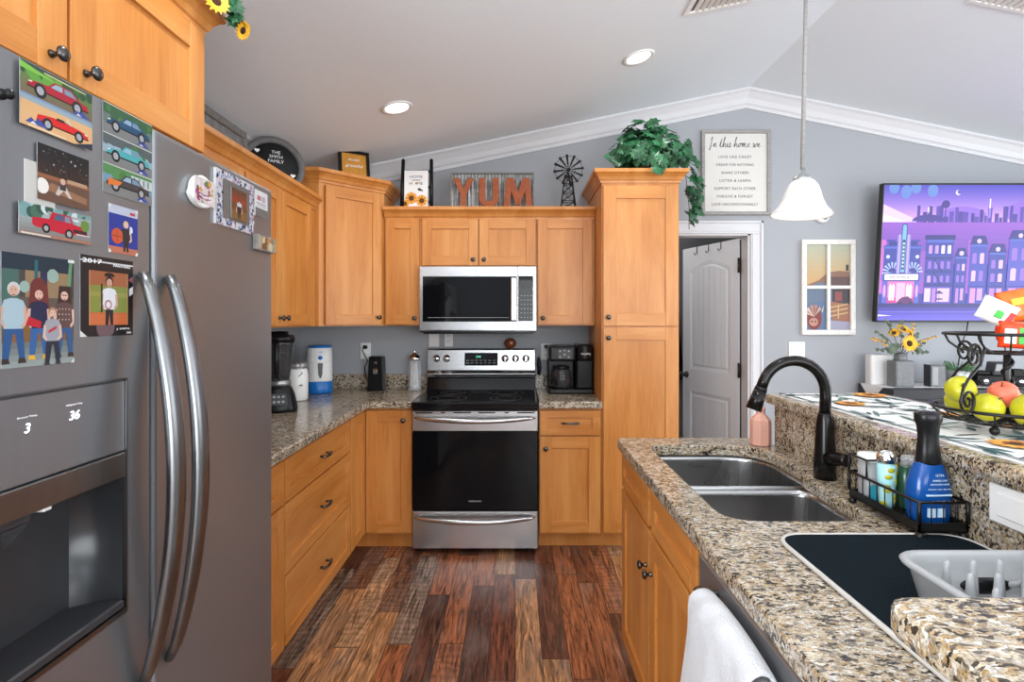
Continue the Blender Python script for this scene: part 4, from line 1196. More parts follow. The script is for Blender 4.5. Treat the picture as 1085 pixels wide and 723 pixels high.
m = MB(); m.box((0.004, 0.0, 0.040), (RWD-0.004, 0.028, 0.262), 0.004); dr_ = m.build('storage_drawer', STEEL, t)
bow(dr_, 0.232, 0.02, RWD-0.02)
# brown ornament on the range top
t = thing('ceramic_ornament', 'small brown scalloped ceramic ornament standing on top of the range backguard', 'ornament', (-0.055+0.02, 3.952, 1.205))
m = MB()
n = 28
rows = []
for k in range(9):
    a = PI*k/8
    rows.append([m.bm.verts.new((math.sin(a)*0.040*(1+0.08*math.cos(8*b))*math.cos(b), math.sin(a)*0.018*math.sin(b), 0.0365-0.036*math.cos(a)*(1+0.05*math.cos(7*b)))) for b in [2*PI*i/n for i in range(n)]])
for a, b in zip(rows, rows[1:]):
    for i in range(n):
        f = m.bm.faces.new((a[i], a[(i+1) % n], b[(i+1) % n], b[i])); f.smooth = True
m.build('shell', ORNB, t)
m = MB(); m.ball((0.006, -0.019, 0.040), 0.010, sc=(1, .5, 1), n=14); m.build('centre', PINK, t)

# ------------------------------------------------------------------ microwave
t = thing('microwave', 'stainless over-the-range microwave with black glass door mounted above the stove', 'microwave', (-0.621, 3.585, 1.328))
w, h = 0.759, 0.428
m = MB(); m.box((0.002, 0.03, 0.006), (w-0.002, 0.412, h), 0.002); m.build('body', STEEL, t)
m = MB()
m.box((0.02, 0.04, -0.012), (w-0.02, 0.40, 0.0055)); m.box((0.004, 0.006, -0.002), (w-0.004, 0.03, 0.008)); m.build('vent_grille', BPLA, t)
m = MB(); m.box((0, 0, 0.010), (0.634, 0.030, h), 0.004); dd = m.build('door', STEEL, t)
m = MB(); m.box((0.022, -0.0025, 0.068), (0.630, 0.004, 0.362), 0.004); m.build('window', BGLASS, dd)
m = MB(); m.box((0.594, -0.030, 0.075), (0.632, -0.020, 0.352), 0.004)
for z in (0.10, 0.325): m.box((0.604, -0.022, z-0.012), (0.622, 0.0, z+0.012))
m.build('handle', STEEL, dd)
m = MB(); m.box((0.055, -0.0030, 0.094), (0.58, -0.0024, 0.0965)); m.build('window_line', GPLA, dd)
m = MB(); m.tube([(0.366+0.012*math.cos(a), -0.001, h-0.028+0.009*math.sin(a)) for a in [R(q) for q in range(20, 330, 20)]], 0.0012, 6); m.cyl((0.385, 0, h-0.026), (0.405, -0.001, h-0.022), 0.0015, n=6); m.build('badge', CHROME, dd)
m = MB(); m.box((0.637, 0, 0.010), (w, 0.030, h), 0.004); cp = m.build('control_side', STEEL, t)
m = MB(); m.box((0.641, -0.0025, 0.070), (0.737, 0.004, 0.365), 0.004); m.build('keypad', BGLASS, cp)
for i in range(4):
    for j in range(6):
        m = MB(); m.box((0.655+0.021*i, -0.0029, 0.095+0.028*j), (0.664+0.021*i, -0.0024, 0.099+0.028*j)); m.build('key_legend', GPLA, cp)
m = MB(); m.box((0.658, -0.0030, 0.285), (0.722, -0.0024, 0.335), 0.0002); m.build('display', DGREY, cp)

# ------------------------------------------------------------------ ceiling fittings
def can(x, y, label, idx_group='recessed ceiling lights'):
    z = zc(x)
    tl = math.atan(SL)*(1 if x < PEAKX else -1)
    t = thing('recessed_light', label, 'ceiling light', (x, y, z), group=idx_group, rot=(0, -tl, 0))
    m = MB(); m.lathe([(0.064, -0.002), (0.070, -0.008), (0.086, -0.007), (0.088, -0.0005)], n=32); m.build('trim_ring', WPLA, t)
    m = MB(); m.lathe([(0.001, -0.0035), (0.064, -0.0035), (0.064, -0.002), (0.001, -0.002)], n=32); m.build('lens', CANLENS, t)
    area('lamp', (0, 0, -0.012), (0, 0, 0), 0.13, 0.13, CAN_W, (0.98, 0.97, 0.95), 'DISK', t, 165)
can(-0.655, 3.07, 'lit recessed ceiling light above the angled corner cabinet')
can(0.68, 3.06, 'lit recessed ceiling light nearer the ceiling ridge, above the pantry side')
for x in (-0.62, 0.68):
    for y in (1.35, -0.4, -2.0): can(x, y, 'lit recessed ceiling light behind the camera side of the kitchen', 'recessed ceiling lights out of view')
for x in (2.7, 4.0):
    for y in (2.2, 0.2, -1.8): can(x, y, 'added unseen recessed ceiling light over the living side of the room', 'recessed ceiling lights out of view')  # extra lamps added out of view to fill the room with light
def vent(x, y, label):
    tl = math.atan(SL)*(1 if x < PEAKX else -1)
    t = thing('ceiling_vent', label, 'vent', (x, y, zc(x)), rot=(0, -tl, 0))
    m = MB()
    for a, b in (((-.17, -.10), (.17, -.075)), ((-.17, .075), (.17, .10)), ((-.17, -.075), (-.145, .075)), ((.145, -.075), (.17, .075))): m.box((a[0], a[1], -0.010), (b[0], b[1], -0.001), 0.002)
    m.build('frame', WPLA, t)
    m = MB(); m.box((-.145, -.075, -0.003), (.145, .075, -0.001)); m.build('dark_duct', DGREY, t)
    for i in range(9):
        xx = -0.125+0.031*i
        m = MB(); m.prism([(xx, -.075, -0.003), (xx+0.018, -.075, -0.012), (xx+0.020, -.075, -0.011), (xx+0.002, -.075, -0.002)], (0, .15, 0)); m.build('slat', WPLA, t)
vent(0.975, 2.585, 'white ceiling vent grille left of the pendant rod')
vent(2.35, 2.585, 'white ceiling vent grille at the upper right of the ceiling')
# pendant lamp over the bar
PX, PY = 1.160, 2.25
t = thing('pendant_lamp', 'white bell-shaped glass pendant lamp hanging over the raised bar', 'pendant lamp', (PX, PY, 1.835), rot=(0, R(1.2), 0))
m = MB()
pr = [(0.024, 0.148), (0.040, 0.140), (0.055, 0.122), (0.066, 0.095), (0.076, 0.062), (0.090, 0.034), (0.108, 0.012), (0.1165, 0.0)]
m.lathe(pr+[(r-0.003, h_-0.001) for r, h_ in pr[::-1]], n=40); m.build('glass_shade', SHADE, t, rot=(0, R(2.2), 0))
m = MB(); m.lathe([(0.0365, 0.139), (0.034, 0.150), (0.020, 0.166), (0.012, 0.172), (0.010, 0.19), (0.001, 0.19)], n=24); m.build('cap', GALV, t)
m = MB(); m.cyl((0, 0, 0.18), (0, 0, zc(PX+0.02)-1.835-0.02), 0.0078, n=14); m.build('rod', GREYF, t)
m = MB(); m.lathe([(0.06, 1.115), (0.06, 1.100), (0.045, 1.088), (0.012, 1.080), (0.010, 1.075)], n=28); m.build('canopy', GALV, t)
m = MB(); m.lathe([(0.014, 0.142), (0.014, 0.118), (0.026, 0.090), (0.028, 0.07), (0.02, 0.05), (0.001, 0.042)], n=20); m.build('bulb', CANLENS, t)
pl = bpy.data.lights.new('pendant_bulb', 'POINT'); pl.energy = PEND_W; pl.color = (1, 0.95, 0.88); pl.shadow_soft_size = 0.05
po = bpy.data.objects.new('pendant_bulb', pl); C.objects.link(po); po.parent = t; po.location = (0, 0, 0.02)

# ------------------------------------------------------------------ sunflowers, leaves
def flower(parent, c, nrm, r, n=15, nm='flower'):
    nv = Vector(nrm).normalized(); q = nv.to_track_quat('Z', 'Y'); c = Vector(c)
    m = MB()
    for L in range(2):
        for i in range(n):
            a = 2*PI*(i+0.5*L)/n; e = Vector((math.cos(a), math.sin(a), 0)); sd = Vector((-math.sin(a), math.cos(a), 0))
            rr = r*(1.0-0.12*L); w = r*0.17
            P = [e*(r*0.28)+sd*w*.5, e*(r*.62)+sd*w+Vector((0, 0, r*.12)), e*rr+Vector((0, 0, r*(.02+.12*L))), e*(r*.62)-sd*w+Vector((0, 0, r*.12)), e*(r*0.28)-sd*w*.5]
            m.poly([c+q @ p for p in P], 0, True)
    o = m.build(nm, PETAL, parent, recalc=False)
    m = MB(); m.ball(c, r*.36, sc=(1, 1, .42), n=14, rot=q.to_matrix()); m.build('seed_head', SEED, o)
    return o
def ivy_leaf(m, c, nrm, updir, s, mi=0):
    nv = Vector(nrm).normalized(); u = Vector(updir); u = (u-nv*u.dot(nv)); u = u.normalized() if u.length > 1e-4 else nv.orthogonal().normalized()
    r = nv.cross(u)
    o = [(0, -.95), (.16, -.62), (.42, -.70), (.40, -.36), (.80, -.22), (.50, .06), (.62, .46), (.28, .34), (.0, .52)]
    pts = o+[(-x, y) for x, y in o[-2:0:-1]]
    c = Vector(c)
    ctr = m.bm.verts.new(c+nv*0.0)
    vv = [m.bm.verts.new(c+r*(x*s)+u*(-y*s*-1)+nv*(-0.22*s*(x*x+y*y)*(1 if abs(x) > .1 else .2))) for x, y in pts]
    for i in range(len(vv)):
        f = m.bm.faces.new((ctr, vv[i], vv[(i+1) % len(vv)])); f.smooth = False; f.material_index = mi
# vase of sunflowers on top of the over-refrigerator cabinet
t = thing('sunflower_arrangement', 'yellow artificial sunflowers with leaves on top of the cabinet above the refrigerator', 'flowers', (-0.93, 1.50, 2.3345))
m = MB(); m.box((-0.16, -0.2, 0.0), (0.02, 0.06, 0.02), 0.004); m.tube([(-0.06, 0.0, -0.01), (0.03, 0.05, 0.02), (0.085, 0.095, -0.005)], 0.003, 6); m.tube([(-0.06, 0.0, -0.01), (0.03, 0.10, 0.02), (0.09, 0.17, 0.01), (.115, .203, -.038)], 0.003, 6); m.build('stem', STEM, t)
flower(t, (0.082, 0.075, -0.018), (0.7, -0.6, 0.1), 0.038); flower(t, (0.105, 0.180, -0.046), (0.85, -0.15, -0.5), 0.031); flower(t, (0.03, -0.0, 0.05), (0.5, -0.6, 0.3), 0.042); flower(t, (0.06, 0.04, 0.07), (0.6, -0.5, 0.2), 0.040)
m = MB(); q = random.Random(2)
for i in range(16): ivy_leaf(m, (q.uniform(.085, .11), q.uniform(.08, .17), q.uniform(-.03, .03)), (q.uniform(.2, 1), q.uniform(-1, .2), q.uniform(-.3, .6)), (q.uniform(-1, 1), q.uniform(-1, 1), -1), 0.034)
m.build('leaves', LEAF, t, recalc=False)
# ivy on the pantry
t = thing('ivy_plant', 'bushy green trailing ivy on top of the tall pantry cabinet', 'plant', (0.835, 3.56, 2.3245))
m = MB(); m.lathe([(0.05, 0.0), (0.062, 0.05), (0.066, 0.06), (0.06, 0.06), (0.05, 0.045), (0.001, 0.045)], n=20); m.build('pot', STEM, t)
m = MB(); q = random.Random(31)
for i in range(230):
    a, b = q.uniform(0, 2*PI), q.uniform(-0.25, 1.0)
    rr = q.uniform(.62, 1.12)
    cb = math.sqrt(max(0, 1-b*b))
    d = Vector((cb*math.cos(a), cb*math.sin(a), b))
    c = Vector((d.x*0.20*rr, d.y*0.19*rr, 0.10+d.z*0.245*rr))
    if c.z < .05: c.z = q.uniform(.045, .09)
    nn = d+Vector((q.uniform(-.8, .8), q.uniform(-.7, .7)-.25, q.uniform(-.3, .8)))
    ivy_leaf(m, c, nn, (q.uniform(-.6, .6), q.uniform(-.6, .6), 1), q.uniform(.045, .070))
for i in range(5): ivy_leaf(m, (q.uniform(-.02, .06), -0.275+q.uniform(-.01, .01), q.uniform(-.02, .05)), (q.uniform(-.3, .3), -1, .25), (q.uniform(-.5, .5), 0, 1), .056)
for i in range(60):
    s = q.random()
    c = Vector((0.262+0.02*math.sin(s*3)+q.uniform(.0, .06), q.uniform(-.12, .03), 0.10-0.42*s+q.uniform(-.03, .03)))
    ivy_leaf(m, c, (q.uniform(.1, 1), q.uniform(-1, -.1), q.uniform(-.1, .6)), (q.uniform(-.5, .5), q.uniform(-.4, .4), 1), q.uniform(.032, .050))
for i in range(7): ivy_leaf(m, (-0.20-0.010*i, -.10, 0.06+0.008*i), (-.3, -1, .4), (1, 0, .3), .028)
for i in range(22): ivy_leaf(m, (q.uniform(.15, .27), q.uniform(-.16, .02), q.uniform(.08, .2)), (q.uniform(.1, .8), -1, q.uniform(0, .6)), (q.uniform(-.6, .6), 0, 1), q.uniform(.04, .056))
for v in m.bm.verts:
    if -.37 < v.co.x < .216 and v.co.y > -.225 and v.co.z < .004: v.co.z = .004+.004*abs(v.co.x)
m.build('foliage', LEAF, t, recalc=False)
m = MB()
for i in range(16):
    a = 2*PI*i/16
    m.tube([(0.03*math.cos(a), 0.03*math.sin(a), 0.04), (0.1*math.cos(a), .1*math.sin(a), 0.16), (0.18*math.cos(a), .17*math.sin(a), .14)], .0025, 5)
m.tube([(0.1, -.02, .12), (.21, -.03, .13), (.25, -.03, .0), (.27, -.03, -.2), (.27, -.03, -.34)], .0025, 5); m.tube([(.25, -.03, .0), (.31, -.04, -.04), (.345, -.05, -.01)], .002, 5)
m.build('vine', STEM, t)

# ------------------------------------------------------------------ decor on top of the wall cabinets
t = thing('wall_plaque', 'weathered grey wood framed board leaning on the left wall above the cabinets', 'frame', (-1.395, 2.34, UT+0.002), rot=(0, R(-7), 0))
m = MB(); m.box((-0.012, 0.03, 0.03), (0.0, 0.57, 0.27)); m.build('board', GALV, t)
m = MB()
for a, b in (((0, 0), (.6, .04)), ((0, .26), (.6, .30)), ((0, .04), (.04, .26)), ((.56, .04), (.6, .26))): m.box((-0.018, a[0], a[1]), (0.010, b[0], b[1]), 0.002)
m.build('frame', GREYWD, t)
t = thing('round_sign', 'round black family name sign with grey rim on the left wall cabinets', 'sign', (-1.345, 3.09, UT+0.002), rot=(R(-5), 0, R(33)))
m = MB(); rc = 0.165
m.lathe([(rc, 0), (rc, 0.022), (rc-0.006, 0.026), (rc-0.034, 0.022), (rc-0.036, 0.012)], (0, 0, rc), '-y', 48); m.build('rim', RIMG, t)
m = MB(); m.lathe([(rc-0.034, 0.010), (rc-0.034, 0.016), (0.001, 0.016)], (0, 0, rc), '-y', 48); m.build('board', CHALK, t)
for s, z, w in (('THE', .078, .046), ('SMITH', .053, .068), ('FAMILY', .027, .082)): text(s, t, WINK, 0.012, rc+z, h=0.017, w=w, y=-0.0165)
for x, z in ((-.085, .075), (.10, -.045)):
    m = MB(); m.prism([(x+0.013*math.sin(a)**3*1.1, -0.0168, rc+z+0.0105*(math.cos(a)-.38*math.cos(2*a)-.15*math.cos(3*a)-.06*math.cos(4*a))) for a in [2*PI*i/20 for i in range(20)]], (0, -0.0008, 0)); m.build('heart', WINK, t)
t = thing('framed_sign', 'small mustard sign in a black frame on top of the corner cabinet', 'sign', (-1.13, 3.55, UB+0.955), rot=(R(-8), 0, R(32)))
w, h = 0.20, 0.185
m = MB()
for a, b in (((0, 0), (w, .02)), ((0, h-.02), (w, h)), ((0, .02), (.02, h-.02)), ((w-.02, .02), (w, h-.02))): m.box((a[0], -0.018, a[1]), (b[0], 0.004, b[1]), 0.002)
m.build('frame', BPLA, t)
m = MB(); m.box((.018, -0.008, .018), (w-.018, 0.0, h-.018)); m.build('board', GOLDB, t)
text('grateful', t, WINK, w/2, .082, h=.026, w=.115, y=-.0085, shear=.25); text('thankful', t, WINK, w/2, .125, h=.016, w=.07, y=-.0085, shear=.25)
# ladder stand with tea towel
t = thing('ladder_stand', 'small black wooden ladder stand beside the YUM sign', 'stand', (-0.662, 3.72, UT+0.050))
m_ = []
for s in (-1, 1):
    m = MB(); m.cyl((s*0.100, 0.0, 0), (s*0.095, 0.03, 0.335), 0.0125, 0.0125, 14); m.ball((s*0.095, 0.03, 0.335), 0.0125, n=12); m.build('post', BPLA, t)
for z in (0.05, 0.15, 0.26):
    m = MB(); y = .03*z/.335; m.cyl((-0.098, y, z), (0.098, y, z), 0.008, n=12); m.build('rung', BPLA, t)
p = Pic(0.158, 0.255, (232, 231, 230), 0.004)
p.rect(0.02, .765, .98, .772, (206, 206, 206))
for a in range(3): p.poly([(.55+.06*a, .50-.03*a), (.63+.06*a, .55-.02*a), (.70+.05*a, .48-.02*a), (.62+.05*a, .46)], (46, 64, 46))
for u, v, r in ((.30, .27, .29), (.74, .20, .28), (.04, .12, .20)):
    for i in range(16):
        a = 2*PI*i/16
        k = p.w/p.h
        p.poly([(u+r*.3*math.cos(a-.3), v+r*k*.3*math.sin(a-.3)), (u+r*.72*math.cos(a-.2), v+r*k*.72*math.sin(a-.2)), (u+r*math.cos(a), v+r*k*math.sin(a)), (u+r*.72*math.cos(a+.2), v+r*k*.72*math.sin(a+.2)), (u+r*.3*math.cos(a+.3), v+r*k*.3*math.sin(a+.3))], (226, 164, 60) if i % 2 else (206, 132, 40))
    p.disc(u, v, r*.40, (98, 56, 26), 14)
for u, v, r in ((.5, .66, .05),):
    p.disc(u, v, r, (232, 176, 76), 10); p.disc(u, v, r*.5, (98, 56, 26), 8)
o = p.build('tea_towel', FABRIC, None, (-0.662-0.079, 3.703, UT+0.052), rot=(R(-2.5), 0, 0))
tag(o, 'white sunflower tea towel reading HOME sweet HOME hung on the black ladder', 'towel')
for s, z, w, hh in (('HOME', .213, .085, .018), ('sweet', .190, .055, .012)): text(s, o, INK, .079, z, h=hh, w=w, y=-.0048, ext=.0002)
text('H   ME', o, INK, .079, .168, h=.018, w=.09, y=-.0048, ext=.0002)
# YUM sign
sx0, sx1 = (477-VX)/F*3.74, (566-VX)/F*3.74
w, h = sx1-sx0, 0.255
t = thing('yum_sign', 'galvanised corrugated metal sign with rusted letters YUM', 'sign', (sx0, 3.74, UT+0.051), rot=(R(-4), 0, 0))
m = MB()
n = 96
top, bot = [], []
for i in range(n+1):
    x = 0.008+(w-0.016)*i/n; y = -0.004*math.cos(2*PI*i/4.0)
    top.append(m.bm.verts.new((x, y, h-0.008))); bot.append(m.bm.verts.new((x, y, 0.008)))
for i in range(n):
    f = m.bm.faces.new((bot[i], bot[i+1], top[i+1], top[i]))
o = m.build('corrugated_sheet', GALV, t, recalc=False)
m = MB()
for a, b in (((0, 0), (w, .010)), ((0, h-.010), (w, h)), ((0, .010), (.010, h-.010)), ((w-.010, .010), (w, h-.010))): m.box((a[0], -0.010, a[1]), (b[0], 0.012, b[1]), 0.001)
m.build('frame', GREYWD, t)
def letter(pts, x, ww, hh, z0):
    m = MB(); m.prism([(x+u*ww, -0.011, z0+v*hh) for u, v in pts], (0, -0.014, 0), bev=0.001); m.build('letter', RUST, t)
letter([(.36, 0), (.64, 0), (.64, .40), (1, 1), (.70, 1), (.5, .62), (.30, 1), (0, 1), (.36, .40)], w*.035, w*.25, h*.78, h*.05)
U = [(0, 1), (0, .28)]+[(.5-.5*math.cos(R(q)), .28-.28*math.sin(R(q))) for q in range(15, 180, 15)]+[(1, .28), (1, 1), (.68, 1), (.68, .32)]+[(.5+.18*math.cos(R(q)), .32-.12*math.sin(R(q))) for q in range(30, 180, 30)]+[(.32, .32), (.32, 1)]
letter(U, w*.345, w*.235, h*.78, h*.05)
letter([(0, 0), (.22, 0), (.26, .55), (.42, .06), (.58, .06), (.74, .55), (.78, 0), (1, 0), (.90, 1), (.66, 1), (.5, .5), (.34, 1), (.10, 1)], w*.635, w*.345, h*.78, h*.05)
# windmill
wx = (602-VX)/F*3.74
t = thing('windmill_figurine', 'small dark metal farm windmill between the YUM sign and the ivy', 'figurine', (wx, 3.74, UT+0.050))
m = MB()
cs = [(-.05, -.03), (.05, -.03), (.05, .03), (-.05, .03)]
zt = 0.235
for x, y in cs: m.tube([(x, y, 0), (x*.45, y*.45, zt)], .0035, 6)
for k in range(5):
    s = k/4.0*.96; f = 1-.55*s; z = zt*s
    for i in range(4):
        a, b = cs[i], cs[(i+1) % 4]
        m.tube([(a[0]*f, a[1]*f, z), (b[0]*f, b[1]*f, z)], .0026, 5)
        if k < 4:
            s2 = (k+1)/4.0*.96; f2 = 1-.55*s2
            m.tube([(a[0]*f, a[1]*f, z), (b[0]*f2, b[1]*f2, zt*s2)], .0022, 5); m.tube([(b[0]*f, b[1]*f, z), (a[0]*f2, a[1]*f2, zt*s2)], .0022, 5)
m.tube([(0, 0, zt*.9), (0, 0, zt+.045)], .004, 6); m.build('tower', BMET, t)
wc = Vector((0, -.03, .262))
m = MB(); m.lathe([(.014, 0), (.014, .008), (.001, .012)], (0, wc.y, wc.z), '-y', 14); m.cyl(wc, (0, .06, wc.z), .004, n=8)
m.tube([(.092*math.cos(2*PI*i/30), wc.y, wc.z+.092*math.sin(2*PI*i/30)) for i in range(30)], .0018, 5, closed=True); m.tube([(.045*math.cos(2*PI*i/24), wc.y, wc.z+.045*math.sin(2*PI*i/24)) for i in range(24)], .0015, 5, closed=True)
m.build('hub', BMET, t)
for i in range(12):
    a = 2*PI*i/12+.12; e = Vector((math.cos(a), 0, math.sin(a))); sd = Vector((-math.sin(a), .45, math.cos(a)))
    m = MB(); P = [wc+e*.018-sd*.003, wc+e*.103-sd*.0085, wc+e*.103+sd*.0085, wc+e*.018+sd*.003]
    m.prism(P, (0, -.0015, 0)); m.build('blade', BMET, t)
m = MB(); m.prism([(-.004, .05, wc.z-.03), (-.004, .11, wc.z-.045), (-.004, .11, wc.z+.045), (-.004, .05, wc.z+.02)], (.002, 0, 0)); m.build('tail_vane', BMET, t)

# ------------------------------------------------------------------ things on the back wall
wy = BW-0.001
def frame_sign(px0, py0, px1, py1, y=3.985):
    a, b = at(px0, py1, y), at(px1, py0, y)
    return a.x, a.z, b.x-a.x, b.z-a.z
x0, z0, w, h = frame_sign(743, 138, 816, 228)
t = thing('wall_sign', 'white sign with grey frame reading In this home we', 'sign', (x0, wy, z0))
m = MB()
for a, b in (((0, 0), (w, .024)), ((0, h-.024), (w, h)), ((0, .024), (.024, h-.024)), ((w-.024, .024), (w, h-.024))): m.box((a[0], -0.028, a[1]), (b[0], 0.0, b[1]), 0.003)
m.build('frame', GREYF, t)
m = MB(); m.box((.022, -0.014, .022), (w-.022, -0.002, h-.022)); m.build('panel', PAPER, t)
SC = {'I': (.5, [(0, .9), (.2, 1.25), (.25, 1.1), (.12, .0), (.1, -.35), (.02, -.2), (.3, .2)]), 'n': (.55, [(0, .1), (.1, .5), (.12, 0), (.2, .4), (.32, .5), (.38, .3), (.38, .0), (.5, .1)]),
      't': (.42, [(0, .1), (.16, .8), (.2, 1.05), (.14, .1), (.22, 0), (.4, .1)]), 'h': (.6, [(0, .1), (.2, .9), (.24, 1.25), (.14, 1.1), (.1, 0), (.22, .42), (.36, .45), (.4, .1), (.48, 0), (.6, .1)]),
      'i': (.3, [(0, .1), (.1, .5), (.12, .08), (.2, 0), (.3, .1)]), 's': (.4, [(0, .1), (.18, .55), (.26, .2), (.2, 0), (.06, .03), (.4, .1)]), 'o': (.5, [(0, .1), (.1, .35), (.24, .48), (.1, .3), (.12, .02), (.28, .05), (.34, .35), (.24, .48), (.5, .38)]),
      'm': (.8, [(0, .38), (.08, .5), (.1, 0), (.18, .4), (.28, .5), (.32, 0), (.4, .4), (.5, .5), (.56, .1), (.62, 0), (.8, .1)]), 'e': (.45, [(0, .1), (.22, .3), (.26, .46), (.14, .42), (.08, .15), (.18, 0), (.45, .12)]),
      'w': (.7, [(0, .4), (.08, .5), (.08, .1), (.18, 0), (.3, .4), (.3, .08), (.4, 0), (.54, .48), (.6, .42), (.7, .38)]), ' ': (.35, None)}
cxp = 0.0; strokes = []
cur = []
for ch in 'In this home we':
    wd, pp = SC[ch]
    if pp is None or ch == 'I':
        if cur: strokes.append(cur)
        cur = []
    if pp: cur += [(cxp+a+.18*b, b) for a, b in pp]
    if ch == 'I': strokes.append(cur); cur = []
    cxp += wd
strokes.append(cur)
def smooth(P, k=4):
    o = []
    for i in range(len(P)-1):
        p0, p1, p2, p3 = P[max(i-1, 0)], P[i], P[i+1], P[min(i+2, len(P)-1)]
        for j in range(k):
            f = j/k; o.append(tuple(.5*(2*p1[c]+(p2[c]-p0[c])*f+(2*p0[c]-5*p1[c]+4*p2[c]-p3[c])*f*f+(3*p1[c]-p0[c]-3*p2[c]+p3[c])*f**3) for c in (0, 1)))
    return o+[P[-1]]
k_ = w*.74/cxp
for st in strokes:
    m = MB(); m.tube([(w*.12+x*k_, -.0148, h*.80+z*k_*1.15) for x, z in smooth(st)], .0018, 5); m.build('script_stroke', INK, t)
for i, (s, ww) in enumerate((('LOVE LIKE CRAZY', .48), ('DREAM FOR NOTHING', .54), ('SHARE OTHERS', .40), ('LISTEN & LEARN', .45), ('SUPPORT EACH OTHER', .60), ('FORGIVE & FORGET', .52), ('LOVE UNCONDITIONALLY', .67))):
    text(s, t, INK, w*.49, h*(.685-.093*i), h=.019, w=w*ww, y=-.0145, sp=1.15)
x0, z0, w, h = frame_sign(849, 254, 906, 355)
t = thing('window_frame_art', 'distressed white four-pane window frame with farm painting beside the television', 'picture', (x0, wy, z0))
p = Pic(w-.06, h-.06, (150, 160, 180), 0.004)
p.grad(.5, 1, (226, 176, 116), (196, 200, 176), 8); p.poly([(0, .52), (.3, .58), (.5, .67), (.75, .69), (1, .68), (1, .4), (0, .4)], (150, 110, 92)); p.rect(.9, .69, .96, .76, (60, 60, 66)); p.poly([(0, .5), (.35, .56), (.6, .52), (.62, .3), (0, .3)], (112, 128, 152)); p.poly([(.55, .62), (1, .62), (1, .5), (.6, .5)], (104, 78, 74))
p.rect(.6, .28, 1, .48, (64, 56, 64)); p.rect(.66, .34, .82, .45, (150, 80, 74)); p.poly([(0, .3), (.6, .36), (.66, 0), (0, 0)], (98, 122, 158)); p.poly([(.55, .34), (1, .30), (1, .1), (.6, .12)], (170, 112, 84)); p.poly([(.5, .12), (1, .10), (1, 0), (.45, 0)], (172, 170, 192))
for k in range(3): p.poly([(.56, .16+.05*k), (.95, .20+.05*k), (.95, .215+.05*k), (.56, .175+.05*k)], (216, 182, 130))
p.rect(.72, .14, .75, .30, (216, 182, 130))
p.disc(.20, .14, .17, (140, 56, 52), 16, .13); q = random.Random(6)
for i in range(26): a = q.uniform(.3, 2.9); p.poly([(.2, .16), (.2+.19*math.cos(a), .18+.12*math.sin(a)), (.2+.19*math.cos(a+.12), .18+.12*math.sin(a+.12))], q.choice([(206, 150, 130), (110, 40, 40), (232, 206, 190), (86, 60, 80)]))
p.disc(.19, .10, .10, (206, 150, 132), 12, .05); p.disc(.15, .105, .02, (60, 30, 30), 8); p.disc(.23, .105, .02, (60, 30, 30), 8); p.poly([(.02, .22), (.0, .3), (.05, .23)], (222, 210, 190)); p.poly([(.36, .22), (.42, .30), (.39, .21)], (222, 210, 190))
p.build('painting', PRINT, t, (.03, -.004, .03))
m = MB()
fw = .036
for a, b in (((0, 0), (w, fw)), ((0, h-fw), (w, h)), ((0, fw), (fw, h-fw)), ((w-fw, fw), (w, h-fw)), ((w/2-.012, fw), (w/2+.012, h-fw)), ((fw, h*.5-.012), (w/2-.012, h*.5+.012)), ((w/2+.012, h*.5-.012), (w-fw, h*.5+.012))): m.box((a[0], -0.026, a[1]), (b[0], 0.0, b[1]), 0.003)
m.build('frame', mat('chipped_white_paint', rgb(222, 220, 214), .6, var=.07, vscale=(60, 60, 25)), t)
# round sensor
c = at(871, 229, 3.99)
t = thing('motion_sensor', 'small round white detector on the wall right of the pendant shade', 'detector', (c.x, wy, c.z))
m = MB(); m.lathe([(.052, 0), (.052, .018), (.046, .028), (.001, .030)], (0, 0, 0), '-y', 26); m.build('base', WPLA, t)
m = MB(); m.lathe([(.018, .028), (.018, .036), (.001, .038)], (.012, 0, -.012), '-y', 16); m.build('button', GPLA, t)
def plate(name, label, cat, loc, rz, w, h, kind):
    t = thing(name, label, cat, loc, rz)
    m = MB(); m.box((-w/2, -0.006, -h/2), (w/2, 0, h/2), 0.002); m.build('plate', WPLA, t)
    if kind == 'switch':
        for s in (-1, 1):
            m = MB(); m.prism([(s*w*.22-.016, -.006, -.033), (s*w*.22-.016, -.006, .033), (s*w*.22-.016, -.011, .033), (s*w*.22-.016, -.007, -.033)], (.032, 0, 0), bev=.001); m.build('rocker', WPLA, t)
    elif kind == 'outlet':
        for s in (-1, 1):
            m = MB(); m.box((-.017, -.009, s*.021-.014), (.017, -.004, s*.021+.014), .003); r_ = m.build('receptacle', WPLA, t)
            for q in (-.006, .006):
                m = MB(); m.box((q-.0012, -.0094, s*.021-.004), (q+.0012, -.0088, s*.021+.006)); m.build('slot', DGREY, r_)
    elif kind == 'decor':
        m = MB(); m.box((-w*.36, -.009, -h*.30), (w*.36, -.004, h*.30), .002); m.build('insert', WPLA, t)
    return t
c = at(844, 371, 3.999); plate('light_switch', 'white double rocker light switch on the wall beside the door casing', 'light switch', (c.x, wy, c.z), 0, .117, .117, 'switch')
c = at(387.5, 372, 3.999); plate('wall_outlet', 'white outlet plate with black plug above the can opener', 'outlet', (c.x, wy, c.z), 0, .073, .117, 'outlet')
c = at(578.5, 373, 3.999); plate('wall_outlet', 'white outlet plate with black plug left of the coffee maker', 'outlet', (c.x, wy, c.z), 0, .073, .117, 'outlet')
c = at(460, 364, 3.999); plate('wall_outlet', 'blank white plate behind the range, left of the pair under the microwave', 'outlet', (c.x, wy, 1.272), 0, .073, .117, 'blank')
c = at(475.5, 364, 3.999); plate('wall_outlet', 'white outlet plate behind the range, right of the pair under the microwave', 'outlet', (c.x, wy, 1.272), 0, .06, .117, 'outlet')
